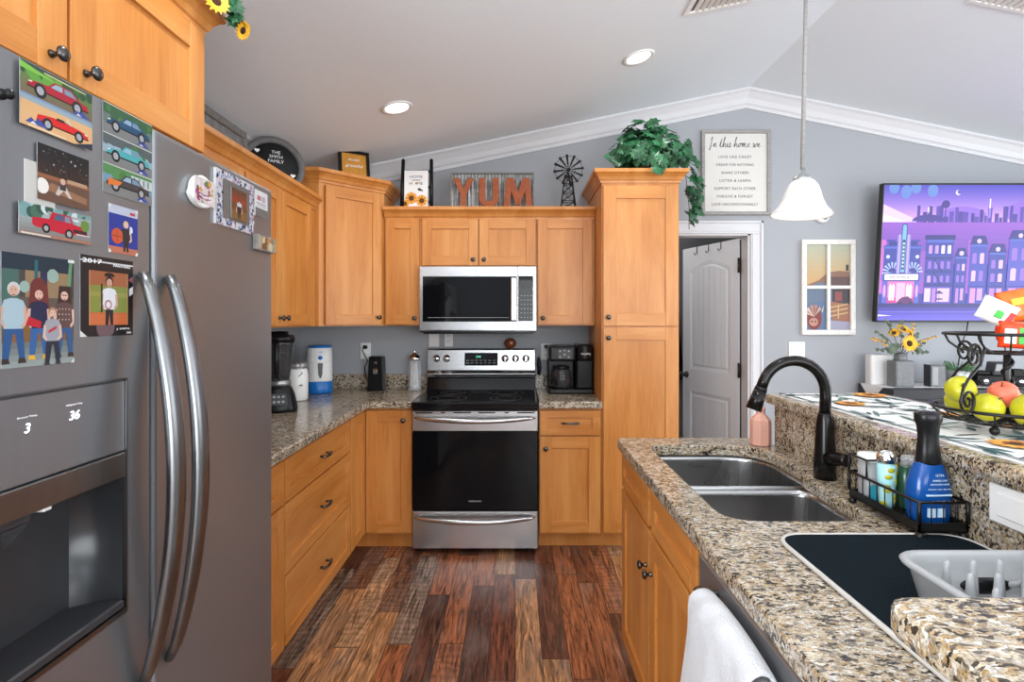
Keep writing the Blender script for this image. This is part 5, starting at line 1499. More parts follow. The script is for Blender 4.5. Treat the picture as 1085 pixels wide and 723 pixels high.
plate('outlet_plate', 'large white cover plate on the granite bar backsplash at right', 'outlet', (SPX-.0005, 1.125, 1.022), R(-90), .15, .082, 'decor')

# ------------------------------------------------------------------ television
tx0 = 2.515; TW_, TH_ = 1.68, 0.955
t = thing('television', 'large wall-mounted television showing a purple night street scene', 'television', (tx0, 3.875, 1.392), rot=(R(5), 0, 0))
m = MB(); m.box((0, 0, 0), (TW_, 0.045, TH_), 0.004); m.build('housing', TVB, t)
m = MB(); m.box((TW_*.3, .045, .3), (TW_*.7, .075, .65)); m.build('wall_bracket', TVB, t)
S = Pic(TW_-.02, TH_-.026, (60, 60, 160), 0.001)
AR = S.w/S.h
S.grad(.73, 1.0, (226, 170, 244), (82, 74, 196), 16); S.poly([(0, .73), (.16, .73), (0, .86)], (246, 206, 250)); S.poly([(0, .73), (.10, .73), (0, .79)], (252, 232, 252))
for i, (u, v) in enumerate(((.04, .985), (.09, .95), (.13, .985), (.2, .96))): S.disc(u, v, .022, (104, 140, 214), 12, .05)
for u, v, r in ((.33, .77, .10), (.62, .80, .12), (.85, .78, .13)): S.disc(u, v, r, (148, 108, 220), 20, r*.75)
S.disc(.305, .945, .011, (240, 232, 255), 14); S.disc(.310, .950, .009, (98, 84, 204), 12)
S.grad(.42, .73, (108, 68, 178), (150, 92, 206), 8)
q = random.Random(8)
u = .14
while u < 1.0:
    w_ = q.uniform(.010, .022); v = .73+q.uniform(.03, .125)
    S.rect(u, .728, u+w_, v, q.choice([(78, 56, 160), (66, 50, 146), (92, 66, 176)])); u += w_*q.uniform(.9, 1.7)
S.disc(.19, .735, .07, (70, 54, 150), 16, .05, 0, PI); S.rect(.183, .80, .190, .84, (226, 210, 255)); S.rect(.435, .76, .444, .88, (150, 130, 226)); S.rect(.437, .83, .442, .90, (250, 244, 255)); S.rect(.255, .73, .259, .87, (66, 50, 146)); S.disc(.257, .86, .017, (66, 50, 146), 12)
S.poly([(.60, .73), (.78, .80), (.96, .73), (.95, .73), (.78, .79), (.61, .73)], (90, 70, 170)); S.poly([(.64, .69), (.70, .69), (.69, .675), (.65, .675)], (76, 50, 140))
def wins(u0, v0, u1, v1, nu, nv, col, alt=None, sd=0):
    g = random.Random(sd); du, dv_ = (u1-u0)/nu, (v1-v0)/nv
    for i in range(nu):
        for j in range(nv):
            c = alt if alt and g.random() < .35 else col
            S.rect(u0+du*(i+.22), v0+dv_*(j+.18), u0+du*(i+.78), v0+dv_*(j+.72), c); S.disc(u0+du*(i+.5), v0+dv_*(j+.72), du*.28, c, 10, du*.28*AR*.6, 0, PI)
B1, B2, B3, PK = (56, 66, 168), (44, 50, 146), (84, 104, 206), (206, 110, 206)
# far buildings behind
S.rect(0, .2, .02, .60, PK); S.rect(.165, .2, .20, .52, (150, 86, 196)); S.rect(.36, .2, .41, .60, (160, 92, 204)); S.rect(.58, .2, .62, .55, (140, 86, 196)); S.rect(.78, .2, .83, .62, (150, 90, 204))
# cinema, a plain invented one
S.rect(.012, .12, .165, .56, B1); S.rect(.03, .56, .15, .585, B2); S.rect(.008, .535, .17, .55, B3); S.rect(.02, .585, .06, .60, B1); S.rect(.12, .585, .16, .60, B1)
for k in (.052, .135):
    for a in range(9):
        b = PI*a/8; S.poly([(k, .36), (k+.042*math.cos(b), .36+.042*AR*math.sin(b)), (k+.042*math.cos(b+.2), .36+.042*AR*math.sin(b+.2))], (176, 196, 244))
    S.disc(k, .36, .018, B2, 12, None, 0, PI)
S.disc(.030, .475, .008, (206, 216, 250)); S.disc(.152, .475, .008, (206, 216, 250))
S.rect(.066, .34, .120, .635, (150, 136, 226)); S.rect(.072, .34, .078, .64, (190, 180, 244)); S.rect(.108, .34, .114, .64, (190, 180, 244))
S.rect(.082, .34, .104, .70, B2); S.disc(.093, .70, .011, B2, 14); S.rect(.085, .36, .101, .70, (120, 190, 226)); S.disc(.093, .698, .008, (120, 190, 226), 12); S.rect(.087, .38, .099, .60, (30, 36, 110))
for j in range(7): S.rect(.0895, .395+.028*j, .0965, .412+.028*j, (206, 226, 250))
S.rect(.014, .295, .166, .352, B2); S.rect(.020, .302, .160, .346, (246, 240, 255)); S.rect(.006, .30, .016, .345, B3); S.rect(.164, .30, .174, .345, B3)
S.rect(.034, .13, .146, .292, (236, 120, 196)); S.rect(.034, .13, .146, .17, (214, 60, 150)); S.rect(.072, .14, .108, .28, (250, 190, 226))
for k in (.042, .054, .114, .126): S.poly([(k, .15), (k+.01, .15), (k+.012, .25), (k+.005, .28), (k-.002, .25)], (252, 226, 240))
S.rect(.012, .13, .032, .292, B3); S.rect(.148, .13, .166, .292, B3); S.disc(.022, .22, .006, (226, 160, 226), 10, .05); S.disc(.157, .22, .006, (226, 160, 226), 10, .05)
S.poly([(.075, .125), (.085, .155), (.10, .175), (.122, .18), (.138, .16), (.148, .125)], (96, 34, 110)); S.disc(.09, .125, .009, (30, 24, 80), 10); S.disc(.135, .125, .009, (30, 24, 80), 10)
# brick block with fire escape
S.rect(.185, .12, .300, .60, B1); S.rect(.180, .60, .305, .635, (40, 40, 128)); S.rect(.188, .58, .297, .60, B3)
wins(.192, .48, .296, .58, 4, 1, (196, 150, 236), (250, 224, 244), 2); wins(.192, .37, .296, .46, 4, 1, (150, 110, 216), (240, 190, 240), 5); wins(.192, .27, .296, .35, 4, 1, (150, 110, 216), (206, 160, 240), 3)
for v in (.46, .36, .265): S.rect(.186, v, .300, v+.008, (36, 36, 120))
for a, b in ((.46, .36), (.36, .265)): S.poly([(.22, a), (.226, a), (.262, b), (.256, b)], (36, 36, 120))
S.rect(.186, .13, .30, .255, (104, 84, 196)); S.rect(.19, .14, .215, .24, (244, 206, 226)); S.rect(.222, .135, .236, .24, (190, 130, 214)); S.rect(.244, .14, .294, .24, (240, 196, 230)); S.rect(.185, .25, .30, .262, B2)
S.poly([(.232, .20), (.252, .225), (.272, .20)], (46, 40, 120)); S.rect(.251, .14, .253, .21, (46, 40, 120)); S.rect(.238, .155, .268, .165, (46, 40, 120))
# row houses
for i, (a, b, top_, c) in enumerate(((.31, .36, .47, B1), (.37, .44, .56, (70, 78, 186)), (.45, .52, .50, B1), (.53, .62, .60, (84, 86, 196)), (.63, .70, .48, B1), (.71, .80, .56, (70, 70, 180)), (.81, .90, .62, B1), (.91, 1.0, .52, (84, 86, 196)))):
    S.rect(a, .12, b, top_, c); S.poly([(a-.004, top_), (b+.004, top_), (b-.01, top_+.07), (a+.01, top_+.07)], (44, 44, 136)); S.rect(a, top_-.01, b, top_+.005, B3)
    S.disc((a+b)/2, top_+.03, .010, (214, 196, 248), 10); wins(a+.004, .27, b-.004, top_-.03, 2, 2, (150, 110, 220), (240, 190, 240), i); S.rect(a+.01, .13, (a+b)/2-.003, .24, (240, 150, 206) if i % 2 else (190, 130, 226)); S.rect((a+b)/2+.004, .15, b-.008, .24, (206, 160, 236)); S.rect(a, .25, b, .258, B2)
S.grad(.0, .12, (110, 100, 232), (56, 50, 150), 6); S.rect(0, .10, 1, .125, (44, 40, 124)); S.rect(0, .062, 1, .066, (130, 120, 240)); S.poly([(0, .03), (.06, .035), (0, .045)], (240, 220, 255))
sc_ = S.build('screen', SCREEN, t, (.01, 0, .013))
text('FREE MOVIES & TV', sc_, INK, .090*S.w, .324*S.h, h=.016, w=.10*S.w, y=-.0044, ext=.0001)
m = MB(); pts = [at(1026, 338, 3.95), at(1024, 352, 3.965), at(1018, 366, 3.97), at(1015, 390, 3.96)]
m.tube(pts, .004, 6); tag(m.build('power_cord', BPLA), 'thin black cord hanging from the television to the console', 'cord')

# ------------------------------------------------------------------ console and what stands on it
CX0, CZ = 2.45, 0.957
t = thing('console_table', 'long charcoal console table under the television', 'console', (CX0, 3.60, 0))
m = MB(); m.box((0, 0, CZ-.07), (1.9, 0.37, CZ), 0.004); m.build('top', CONS, t)
m = MB(); m.box((0.04, 0.03, 0.06), (1.86, 0.36, CZ-.07)); m.build('cabinet', CONS, t)
for i in range(4):
    m = MB(); m.box((0.05+.455*i, 0.012, 0.09), (0.49+.455*i, 0.03, CZ-.09), .003); d_ = m.build('door', CONS, t); m = MB(); m.ball((.45+.455*i, .004, .6), .012, n=12); m.build('knob', BMET, d_)
for x in (.08, 1.8):
    for y in (.06, .33):
        m = MB(); m.cyl((x, y, 0), (x, y, .06), .02, .028, 12); m.build('foot', CONS, t)
m = MB(); ys, ye = 3.69, 3.935
m.box((CX0+.0, ys, CZ+.0005), (CX0+1.5, ye, CZ+.003))
ym = (ys+ye)/2
m.prism([(CX0-.002, ys, CZ+.003), (CX0-.002, ye, CZ+.003), (CX0-.004, ym, CZ-.105)], (-.003, 0, 0))
tag(m.build('table_runner', WPLA), 'white table runner with pointed end on the charcoal console', 'runner')
zt_ = CZ+.0035
c = at(930.5, 400, 3.88)
t = thing('wifi_router', 'tall white rounded router box at the left end of the console', 'router', (c.x, 3.88, zt_))
m = MB(); m.prism([(x, y, 0) for x, y in rnd_poly([(-.078, -.045), (.068, -.055), (.078, .045), (-.068, .05)], .025)], (0, 0, .205), bev=.004, seg=2); m.build('shell', WPLA, t)
m = MB(); m.cyl((0, 0, .205), (0, 0, .2075), .02, n=18); m.build('top_button', GPLA, t)
c = at(954, 400, 3.73)
t = thing('sunflower_vase', 'grey tin vase with sunflowers and dried stems on the console', 'vase', (c.x, 3.73, zt_))
m = MB(); m.prism([(x, y, 0) for x, y in ((-.062, -.05), (.062, -.05), (.062, .05), (-.062, .05))], (0, 0, .175), bev=.006); m.lathe([(.042, .175), (.038, .19), (.038, .215), (.044, .222), (.036, .222), (.03, .18)], n=20); m.build('vase', VASE, t)
flower(t, (.012, -.07, .292), (0.05, -1, .12), .058)
flower(t, (.02, .0, .385), (.1, -.6, .7), .05); flower(t, (-.03, .02, .36), (-.4, -.6, .6), .04); flower(t, (.07, .0, .35), (.6, -.7, .4), .036)
m = MB(); q = random.Random(21)
tips = []
for a, l in ((-1.05, .33), (-.75, .31), (-.35, .36), (.05, .33), (.35, .30), (.75, .26), (1.15, .26), (1.5, .24), (-1.35, .22), (1.0, .34)):
    p0 = Vector((0, 0, .21)); p2 = Vector((math.sin(a)*l*.75, q.uniform(-.06, .05), .21+math.cos(a)*l*.72)); p1 = (p0+p2)/2+Vector((0, 0, .03))
    m.tube([p0, p1, p2], .002, 5); tips.append((p0, p1, p2, a))
m.build('stem', STEM, t)
m = MB(); m2 = MB()
for i, (p0, p1, p2, a) in enumerate(tips):
    for k in range(9):
        s = .45+.55*k/8; pt = p0*(1-s)**2+p1*2*s*(1-s)+p2*s*s
        c_ = pt+Vector((q.uniform(-.014, .014), q.uniform(-.014, .014), q.uniform(-.01, .01)))
        if i in (0, 9, 4): m2.ball(c_, .0085, n=8, sc=(1, 1, .7))
        else: ivy_leaf(m, c_, (q.uniform(-.6, .6), -1, q.uniform(-.3, .6)), (q.uniform(-1, 1), 0, q.uniform(-1, 1)), .017)
for i in range(14):
    a = q.uniform(-1.7, 1.7); ivy_leaf(m, (math.sin(a)*.09, -.045+q.uniform(-.02, .02), .245+.03*math.cos(a)), (math.sin(a)*.5, -1, .3), (-math.sin(a), 0, -math.cos(a)*.4-.1), .036)
m.build('leaves', LEAF2, t, recalc=False); m2.build('dried_buds', PETAL, t)
c = at(989, 403, 3.76)
t = thing('metal_box', 'small grey metal block right of the sunflower vase', 'box', (c.x, 3.745, zt_), R(-12))
m = MB(); m.box((-.044, -.04, 0), (.044, .04, .142), .004); m.build('case', VASE, t)
m = MB(); m.box((-.034, -.042, .012), (.0, -.039, .13), .001); m.build('face', GPLA, t)
m = MB(); m.box((-.050, -.042, 0), (-.044, .042, .145), .001); m.build('side_panel', BPLA, t)
c = at(1016, 400, 3.82)
t = thing('potted_succulent', 'small grey pot with green succulent behind the fruit basket', 'plant', (c.x, 3.82, zt_))
m = MB(); m.lathe([(.052, 0), (.066, .03), (.07, .10), (.064, .105), (.058, .095), (.001, .095)], n=24); m.build('pot', GALV, t)
m = MB(); q = random.Random(5)
for i in range(60):
    a = q.uniform(0, 2*PI); l = q.uniform(.05, .10); e = q.uniform(.2, 1.1); b = Vector((.03*math.cos(a), .03*math.sin(a), .092)); d = Vector((math.cos(a)*math.cos(e), math.sin(a)*math.cos(e), math.sin(e)))
    m.tube([b, b+d*l*.6, b+d*l+Vector((0, 0, -.006))], [.005, .005, .001], 5)
m.build('leaves', SUCC, t)
# toy truck
t = thing('model_truck', 'dark vintage model truck on the console behind the fruit basket', 'model truck', (at(1058, 400, 3.75).x, 3.75, zt_), R(-14))
m = MB(); m.box((-.15, -.055, .03), (.15, .055, .075), .006); m.box((-.15, -.045, .075), (-.06, .045, .105), .010); m.build('body', BMET, t)
m = MB(); m.prism([(-.06, -.05, .075), (-.045, -.05, .165), (.045, -.05, .165), (.055, -.05, .075)], (0, .10, 0), bev=.006); cb_ = m.build('cab', DGREY, t)
m = MB(); m.prism([(-.045, -.0515, .105), (-.036, -.0515, .15), (.036, -.0515, .15), (.042, -.0515, .105)], (0, .002, 0)); m.build('window', GPLA, cb_)
m = MB()
for a, b in (((.06, -.055), (.15, -.05)), ((.06, .05), (.15, .055)), ((.145, -.05), (.15, .05))): m.box((a[0], a[1], .075), (b[0], b[1], .115))
m.build('cargo_bed', BMET, t)
for x in (-.10, .10):
    for s in (-1, 1):
        m = MB(); m.lathe([(.036, 0), (.036, .018), (.028, .020), (.016, .016), (.001, .017)], (x, s*.040+(.0 if s < 0 else .018), .036), '-y', 18); wv = m.build('wheel', BPLA, t)
        m = MB(); m.lathe([(.018, .0), (.016, .004), (.001, .005)], (x, s*.058 if s < 0 else .058, .036), '-y', 14); m.build('hub_cap', CHROME, wv)

# ------------------------------------------------------------------ left counter
CZT = CT1+0.001
t = thing('blender', 'black countertop blender with clear jar at the refrigerator edge', 'blender', (-1.285, 3.02, CZT), R(22))
m = MB(); m.lathe([(.092, 0), (.095, .012), (.092, .03), (.080, .09), (.066, .125), (.058, .135), (.001, .137)], n=28, pw=3.2); bb = m.build('base', BPLA, t)
m = MB(); m.prism([(-.045, -.0895, .04), (.045, -.0895, .04), (.038, -.074, .10), (-.038, -.074, .10)], (0, -.003, 0), bev=.001); pn = m.build('button_panel', DGREY, bb)
for i in range(3):
    for j in range(2): m = MB(); m.box((-.03+.022*i, -.0925+.010*j, .052+.026*j), (-.016+.022*i, -.084+.010*j, .064+.026*j), .001); m.build('button', GPLA, pn)
m = MB(); m.lathe([(.058, .137), (.06, .15), (.058, .165), (.05, .166)], n=28); m.build('collar', GALV, t)
m = MB(); pr = [(.052, .165), (.060, .22), (.074, .36), (.078, .375)]; m.lathe(pr+[(r-.003, z+.002) for r, z in pr[::-1]], n=28, pw=2.6); m.build('jar', SMOKE, t)
m = MB(); m.lathe([(.080, .372), (.082, .395), (.074, .41), (.05, .412), (.045, .43), (.001, .432)], n=28, pw=2.6); m.build('lid', BPLA, t)
m = MB(); m.tube([(-.01, -.055, .19), (-.012, -.10, .21), (-.012, -.112, .28), (-.012, -.10, .36), (-.01, -.07, .385)], [.012, .014, .014, .014, .012], 10); m.build('handle', BPLA, t)
m = MB(); m.cyl((0, 0, .165), (0, 0, .36), .006, n=8)
for z in (.19, .25, .31): m.box((-.035, -.006, z), (.035, .006, z+.004)); m.box((-.006, -.035, z+.012), (.006, .035, z+.016))
m.build('blade_tower', GALV, t)
t = thing('canister', 'white canister with silver clamp lid between blender and blue ice machine', 'canister', (-1.335, 3.40, CZT))
m = MB(); m.lathe([(.055, 0), (.062, .01), (.064, .15), (.058, .185), (.052, .195), (.001, .196)], n=28); m.build('jar', WPLA, t)
m = MB(); m.lathe([(.056, .200), (.060, .206), (.060, .226), (.050, .234), (.001, .236)], n=28); m.lathe([(.054, .196), (.054, .201), (.001, .201)], n=28); m.build('lid', GALV, t)
m = MB(); m.tube([(.03, -.055, .235), (.05, -.062, .215), (.052, -.060, .17), (.03, -.064, .15)], .003, 6); m.box((.036, -.068, .095), (.058, -.060, .103), .001); m.build('clamp', CHROME, t)
t = thing('ice_shaver', 'white and blue ice shaver machine in the corner of the left counter', 'kitchen appliance', (-1.325, 3.76, CZT), R(22))
m = MB(); m.lathe([(.080, .0), (.083, .01), (.083, .078), (.081, .08)], n=32, pw=2.5); m.build('base', BLUEP, t)
m = MB(); m.lathe([(.0815, .08), (.0825, .09), (.082, .20), (.078, .302), (.076, .304)], n=32, pw=2.5); bd = m.build('body', WPLA, t)
m = MB(); m.lathe([(.077, .304), (.079, .310), (.076, .318), (.001, .320)], n=32, pw=2.5); m.build('lid', BLUEP, t)
m = MB(); m.lathe([(.0825, .2095), (.0825, .2105)], n=32, pw=2.5); m.build('seam', GPLA, bd)
m = MB(); m.prism([(-.016, -.082, .205), (.016, -.082, .205), (.012, -.084, .13), (.004, -.084, .105), (-.004, -.084, .105), (-.012, -.084, .13)], (0, -.004, 0), bev=.001); m.build('chute', DGREY, bd)
m = MB(); m.lathe([(.014, .0), (.014, .005), (.001, .007)], (0, -.0795, .24), '-y', 18); m.build('button', BLUEP, bd)
m = MB(); m.box((-.01, -.081, .277), (.012, -.078, .280)); m.box((-.006, -.081, .271), (.008, -.078, .273)); m.build('badge', BLUEP, bd)
t = thing('can_opener', 'black upright electric can opener below the plugged outlet', 'can opener', (-0.968, 3.885, CZT))
m = MB(); m.prism([(-.058, -.05, 0), (.058, -.05, 0), (.048, -.04, .235), (-.048, -.04, .235)], (0, .085, 0), bev=.006, seg=2); m.build('body', BPLA, t)
m = MB(); m.box((-.046, -.052, .215), (.046, .03, .238), .006); m.build('lever', BPLA, t)
m = MB(); m.box((-.016, -.054, .115), (.014, -.044, .155), .004); m.cyl((0, -.055, .135), (0, -.062, .135), .010, n=14); m.build('cutter', CHROME, t)
m = MB(); m.box((-.012, -.0495, .185), (.008, -.043, .205), .002); m.build('badge', CHROME, t)
c = at(387.5, 369, 3.985)
m = MB(); m.box((c.x-.014, 3.958, 1.20), (c.x+.014, 3.989, 1.225), .004)
m.tube([(c.x, 3.962, 1.21), (c.x-.012, 3.94, 1.19), (c.x+.01, 3.93, 1.15), (c.x+.03, 3.93, 1.12), (c.x+.005, 3.935, 1.07), (c.x+.01, 3.945, 1.00), (c.x+.04, 3.945, .95)], .0035, 8)
tag(m.build('power_cord', BPLA), 'black plug and cord running to the can opener', 'cord')
t = thing('straw_dispenser', 'glass straw jar with domed metal lid left of the range', 'jar', (-0.702, 3.875, CZT))
pr = [(.046, 0), (.048, .008), (.046, .02), (.045, .215)]
m = MB(); m.lathe(pr+[(r-.003, z+.003) for r, z in pr[::-1]], n=28); m.build('glass_jar', GLASS, t)
m = MB(); m.lathe([(.048, .214), (.049, .222), (.042, .240), (.022, .256), (.006, .260), (.006, .268), (.009, .274), (.001, .280)], n=28); m.build('lid', CHROME, t)
m = MB(); m.cyl((.0, 0, .02), (0, 0, .25), .0025, n=8); m.lathe([(.030, .018), (.030, .022), (.001, .022)], n=18); m.build('lifter_rod', CHROME, t)
q = random.Random(9)
for i in range(22):
    a, r = q.uniform(0, 2*PI), q.uniform(.012, .032)
    m = MB(); tw = .9; m.cyl((r*math.cos(a), r*math.sin(a), .024), (r*math.cos(a+tw), r*math.sin(a+tw), .20), .0032, n=7)
    tag(m.build('straw', WPLA, None, (-0.702, 3.875, CZT)), 'white drinking straw standing in the glass straw jar', 'straw', 'straws in the glass jar')
t = thing('coffee_maker', 'black dual coffee maker with glass carafe between range and pantry', 'coffee maker', (0.372, 3.80, CZT))
w = .148
m = MB(); m.box((-w, -.13, 0), (w, .12, .032), .010, seg=2); m.build('base', BPLA, t)
m = MB(); m.box((-w, .02, .03), (.032, .12, .24), .008); m.build('rear_column', BPLA, t)
m = MB(); m.box((-w, -.12, .215), (.032, .12, .318), .016, seg=2); hd = m.build('brew_head', BPLA, t)
m = MB(); m.box((-.092, -.123, .232), (.005, -.117, .298), .002); pn = m.build('control_panel', DGREY, hd)
for i, (x, z) in enumerate(((-.075, .285), (-.045, .29), (-.018, .285), (-.075, .245), (-.045, .262), (-.018, .245))):
    m = MB(); m.cyl((x, -.1225, z), (x, -.1245, z), .0055, n=10); m.build('button', GPLA, pn)
m = MB(); m.box((.036, -.10, .03), (w, .12, .325), .012, seg=2); pd = m.build('pod_tower', BPLA, t)
m = MB(); m.lathe([(.054, 0), (.056, .02), (.054, .095), (.05, .105), (.001, .108)], (.092, -.095, .22), n=24); m.build('pod_head', BPLA, pd)
text('KEURIG', pd, WPLA, .092, .268, h=.012, w=.062, y=-.1525, ext=.0005)
m = MB(); m.lathe([(.056, .033), (.070, .045), (.072, .10), (.058, .15), (.050, .165), (.047, .165), (.055, .148), (.068, .10), (.066, .047), (.001, .036)], (-.06, -.055, 0), n=26); m.build('carafe', SMOKE, t)
m = MB(); m.lathe([(.052, .160), (.054, .172), (.05, .182), (.001, .186)], (-.06, -.055, 0), n=26); m.build('carafe_lid', BPLA, t)
m = MB(); m.tube([(-.085, -.10, .165), (-.108, -.135, .16), (-.112, -.145, .11), (-.10, -.125, .06)], [.009, .011, .011, .009], 8); m.build('carafe_handle', BPLA, t)
c = at(578.5, 370, 3.985)
m = MB(); m.box((c.x-.013, 3.955, 1.205), (c.x+.013, 3.989, 1.230), .004)
m.tube([(c.x, 3.96, 1.215), (c.x+.02, 3.93, 1.20), (c.x+.05, 3.92, 1.13), (c.x+.045, 3.93, 1.05), (c.x-.01, 3.93, 1.0), (c.x-.02, 3.92, .95), (c.x+.01, 3.92, .922), (c.x+.02, 3.92, .922)], .0035, 8)
tag(m.build('power_cord', BPLA), 'black plug and cord running to the coffee maker', 'cord')
c = at(571, 388, 3.96)
t = thing('lighter', 'slim black long lighter hanging on the wall right of the range', 'lighter', (c.x, 3.975, c.z))
m = MB(); m.tube([(0, 0, -.065), (.004, -.002, -.03), (.002, -.004, .01), (.0, 0, .045), (-.004, 0, .062)], [.010, .014, .016, .012, .006], 10); m.build('handle', BPLA, t)
m = MB(); m.tube([(-.004, 0, .062), (-.006, .004, .072)], .002, 6); m.tube([(.012, -.012, .0), (.018, -.018, -.012)], .004, 6); m.build('trigger', DGREY, t)

# ------------------------------------------------------------------ island: things by the sink
t = thing('soap_dispenser', 'pink frosted eight-sided soap bottle beside the faucet', 'soap bottle', (0.972, 2.20, CZT))
m = MB()
oc = [(.040*math.cos(PI/8+PI/4*i), .040*math.sin(PI/8+PI/4*i)) for i in range(8)]
rows = []
for s, z in ((.92, 0), (1, .004), (1, .088), (.96, .100), (.62, .116), (.42, .122), (.40, .134)):
    rows.append([m.bm.verts.new((x*s, y*s, z)) for x, y in oc])
for a, b in zip(rows, rows[1:]):
    for i in range(8): m.bm.faces.new((a[i], a[(i+1) % 8], b[(i+1) % 8], b[i]))
m.bm.faces.new(rows[0]); m.bm.faces.new(rows[-1]); m.build('bottle', PINK, t)
m = MB(); m.lathe([(.018, .134), (.018, .150), (.010, .152), (.008, .160), (.001, .161)], n=18); m.build('neck', PINK, t)
# drying mat
mx0, mx1, my0, my1 = .59, 1.012, .60, 1.268
t = thing('drying_mat', 'dark drying mat with pale grey binding on the island counter', 'mat', (0, 0, CZT))
o_ = rnd_poly([(mx0, my0), (mx1, my0), (mx1, my1), (mx0, my1)], .065)
m = MB(); m.prism([(x, y, .0005) for x, y in o_], (0, 0, .007)); m.build('pad', MATB, t)
m = MB(); m.tube([(x, y, .005) for x, y in o_], .0048, 8, closed=True); m.build('binding', MATG, t)
# dish rack
rx0, rx1, ry0, ry1 = .668, 1.000, .625, .985
t = thing('dish_rack', 'light grey plastic dish rack with upright pegs on the drying mat', 'dish rack', (0, 0, CZT+.0105))
m = MB(); N = None
rows = []
for s, z in ((-.022, .0), (-.016, .004), (-.004, .062), (.004, .068), (.006, .073), (.003, .077), (-.006, .077), (-.009, .071), (-.012, .060), (-.024, .010)):
    o_ = rnd_poly([(rx0-s, ry0-s), (rx1+s, ry0-s), (rx1+s, ry1+s), (rx0-s, ry1+s)], .055, 7)
    rows.append([m.bm.verts.new((x, y, z)) for x, y in o_])
for a, b in zip(rows, rows[1:]):
    for i in range(len(a)):
        f = m.bm.faces.new((a[i], a[(i+1) % len(a)], b[(i+1) % len(a)], b[i])); f.smooth = True
m.bm.faces.new(rows[0][::-1]); m.bm.faces.new(rows[-1]); m.build('tub', GPLA, t)
for j in range(6):
    for i in range(6):
        x, y = rx0+.055+.0445*i, ry1-.055-.048*j
        m = MB(); m.lathe([(.0085, .008), (.0065, .05), (.005, .078), (.003, .083), (.0005, .084)], (x, y, 0), n=10); m.build('peg', GPLA, t)
t = thing('serving_spoon', 'dark utensil with pale handle lying in the grey dish rack', 'utensil', (0.80, 0.951, CZT+.0145))
m = MB(); m.tube([(.04, -.002, .030), (.09, -.003, .032), (.14, -.003, .036)], [.005, .007, .006], 8); m.build('handle', GPLA, t)
m = MB(); m.ball((.005, -.002, .028), .045, sc=(1.0, .16, .32), n=18); m.build('bowl', BPLA, t)
# sink caddy
t = thing('sink_caddy', 'black wire caddy holding soap bottles against the granite backsplash', 'caddy', (0.964, 1.380, CZT))
cw, cl_ = .055, .131
m = MB(); m.box((-cw, -cl_, .016), (cw, cl_, .022), .002); m.box((-cw, -cl_, .018), (-cw+.004, cl_, .038)); m.box((cw-.004, -cl_, .018), (cw, cl_, .038)); m.box((-cw, -cl_, .018), (cw, -cl_+.004, .038)); m.box((-cw, cl_-.004, .018), (cw, cl_, .038)); m.build('tray', BMET, t)
for z in (.085,):
    m = MB(); m.tube([(-cw, -cl_, z), (cw, -cl_, z), (cw, cl_, z), (-cw, cl_, z)], .0035, 8, closed=True); m.build('rail', BMET, t)
ups = [(-cw, -cl_+.262*k/9) for k in range(10)]+[(cw, -cl_+.262*k/9) for k in range(10)]+[(-cw+.11*k/4, -cl_) for k in range(1, 4)]+[(-cw+.11*k/4, cl_) for k in range(1, 4)]
for k, (x, y) in enumerate(ups):
    cor = k in (0, 9, 10, 19)
    m = MB(); m.cyl((x, y, .036), (x, y, .086), .0045 if cor else .0014, n=8); m.build('upright', BMET, t)
for x in (-cw+.006, cw-.006):
    for y in (-cl_+.006, cl_-.006):
        m = MB(); m.lathe([(.006, 0), (.010, .003), (.010, .010), (.006, .016), (.001, .017)], (x, y, 0), n=12); m.build('foot', BMET, t)
m = MB(); m.tube([(-cw, cl_-.075, .085), (-cw, cl_-.075, .132), (cw, cl_-.075, .132), (cw, cl_, .132), (-cw, cl_, .132), (-cw, cl_-.075, .132)], .003, 8); m.cyl((-cw, cl_, .08), (-cw, cl_, .132), .003, n=8); m.cyl((cw, cl_, .08), (cw, cl_, .132), .003, n=8); m.cyl((cw, cl_-.075, .08), (cw, cl_-.075, .132), .003, n=8); m.build('upper_rail', BMET, t)
zb = CZT+.0232
t = thing('dish_soap_bottle', 'large blue dish soap bottle with black cap in the wire caddy', 'soap bottle', (0.967, 1.300, zb), R(4))
m = MB(); m.lathe([(.038, 0), (.045, .006), (.0475, .03), (.049, .07), (.047, .09), (.040, .115), (.030, .138), (.025, .148), (.001, .149)], n=32, sy=.66, pw=2.4); m.build('bottle', BLUES, t)
m = MB(); m.lathe([(.0275, .138), (.029, .143), (.025, .17), (.0225, .20), (.025, .226), (.030, .238), (.0305, .252), (.027, .258), (.001, .259)], n=28, sy=.8); m.build('cap', BPLA, t)
def lab(par, rows_, mt, nm='label_print'):
    for s, z, ww, hh in rows_: text(s, par, mt, 0, z, h=hh, w=ww, y=-.0335, ext=.0003, name=nm)
lab(t, (('ULTRA', .118, .02, .005), ('POWERFUL CLEAN', .106, .034, .004), ('DISHWASHING LIQUID', .097, .046, .004), ('Directions: squirt, wipe, rinse', .086, .056, .004), ('16 FL OZ (473 mL)', .058, .05, .004)), LABELB)
m = MB(); m.box((-.030, -.0335, .0705), (.030, -.029, .0735)); m.box((-.026, -.0335, .022), (-.010, -.027, .042)); m.box((-.004, -.0335, .022), (.012, -.027, .042)); m.build('label_band', LABELB, t)
t = thing('dish_soap_bottle', 'clear-topped green soap bottle with pale oval label behind the blue one', 'soap bottle', (0.9865, 1.392, zb), R(8))
m = MB(); m.lathe([(.021, 0), (.026, .006), (.0275, .05), (.026, .085), (.020, .106), (.001, .110)], n=26, sy=.75); m.build('bottle', GREENS, t)
m = MB(); pr = [(.0195, .107), (.020, .126), (.018, .133), (.001, .135)]; m.lathe(pr, n=26, sy=.75); m.build('cap', GLASS, t)
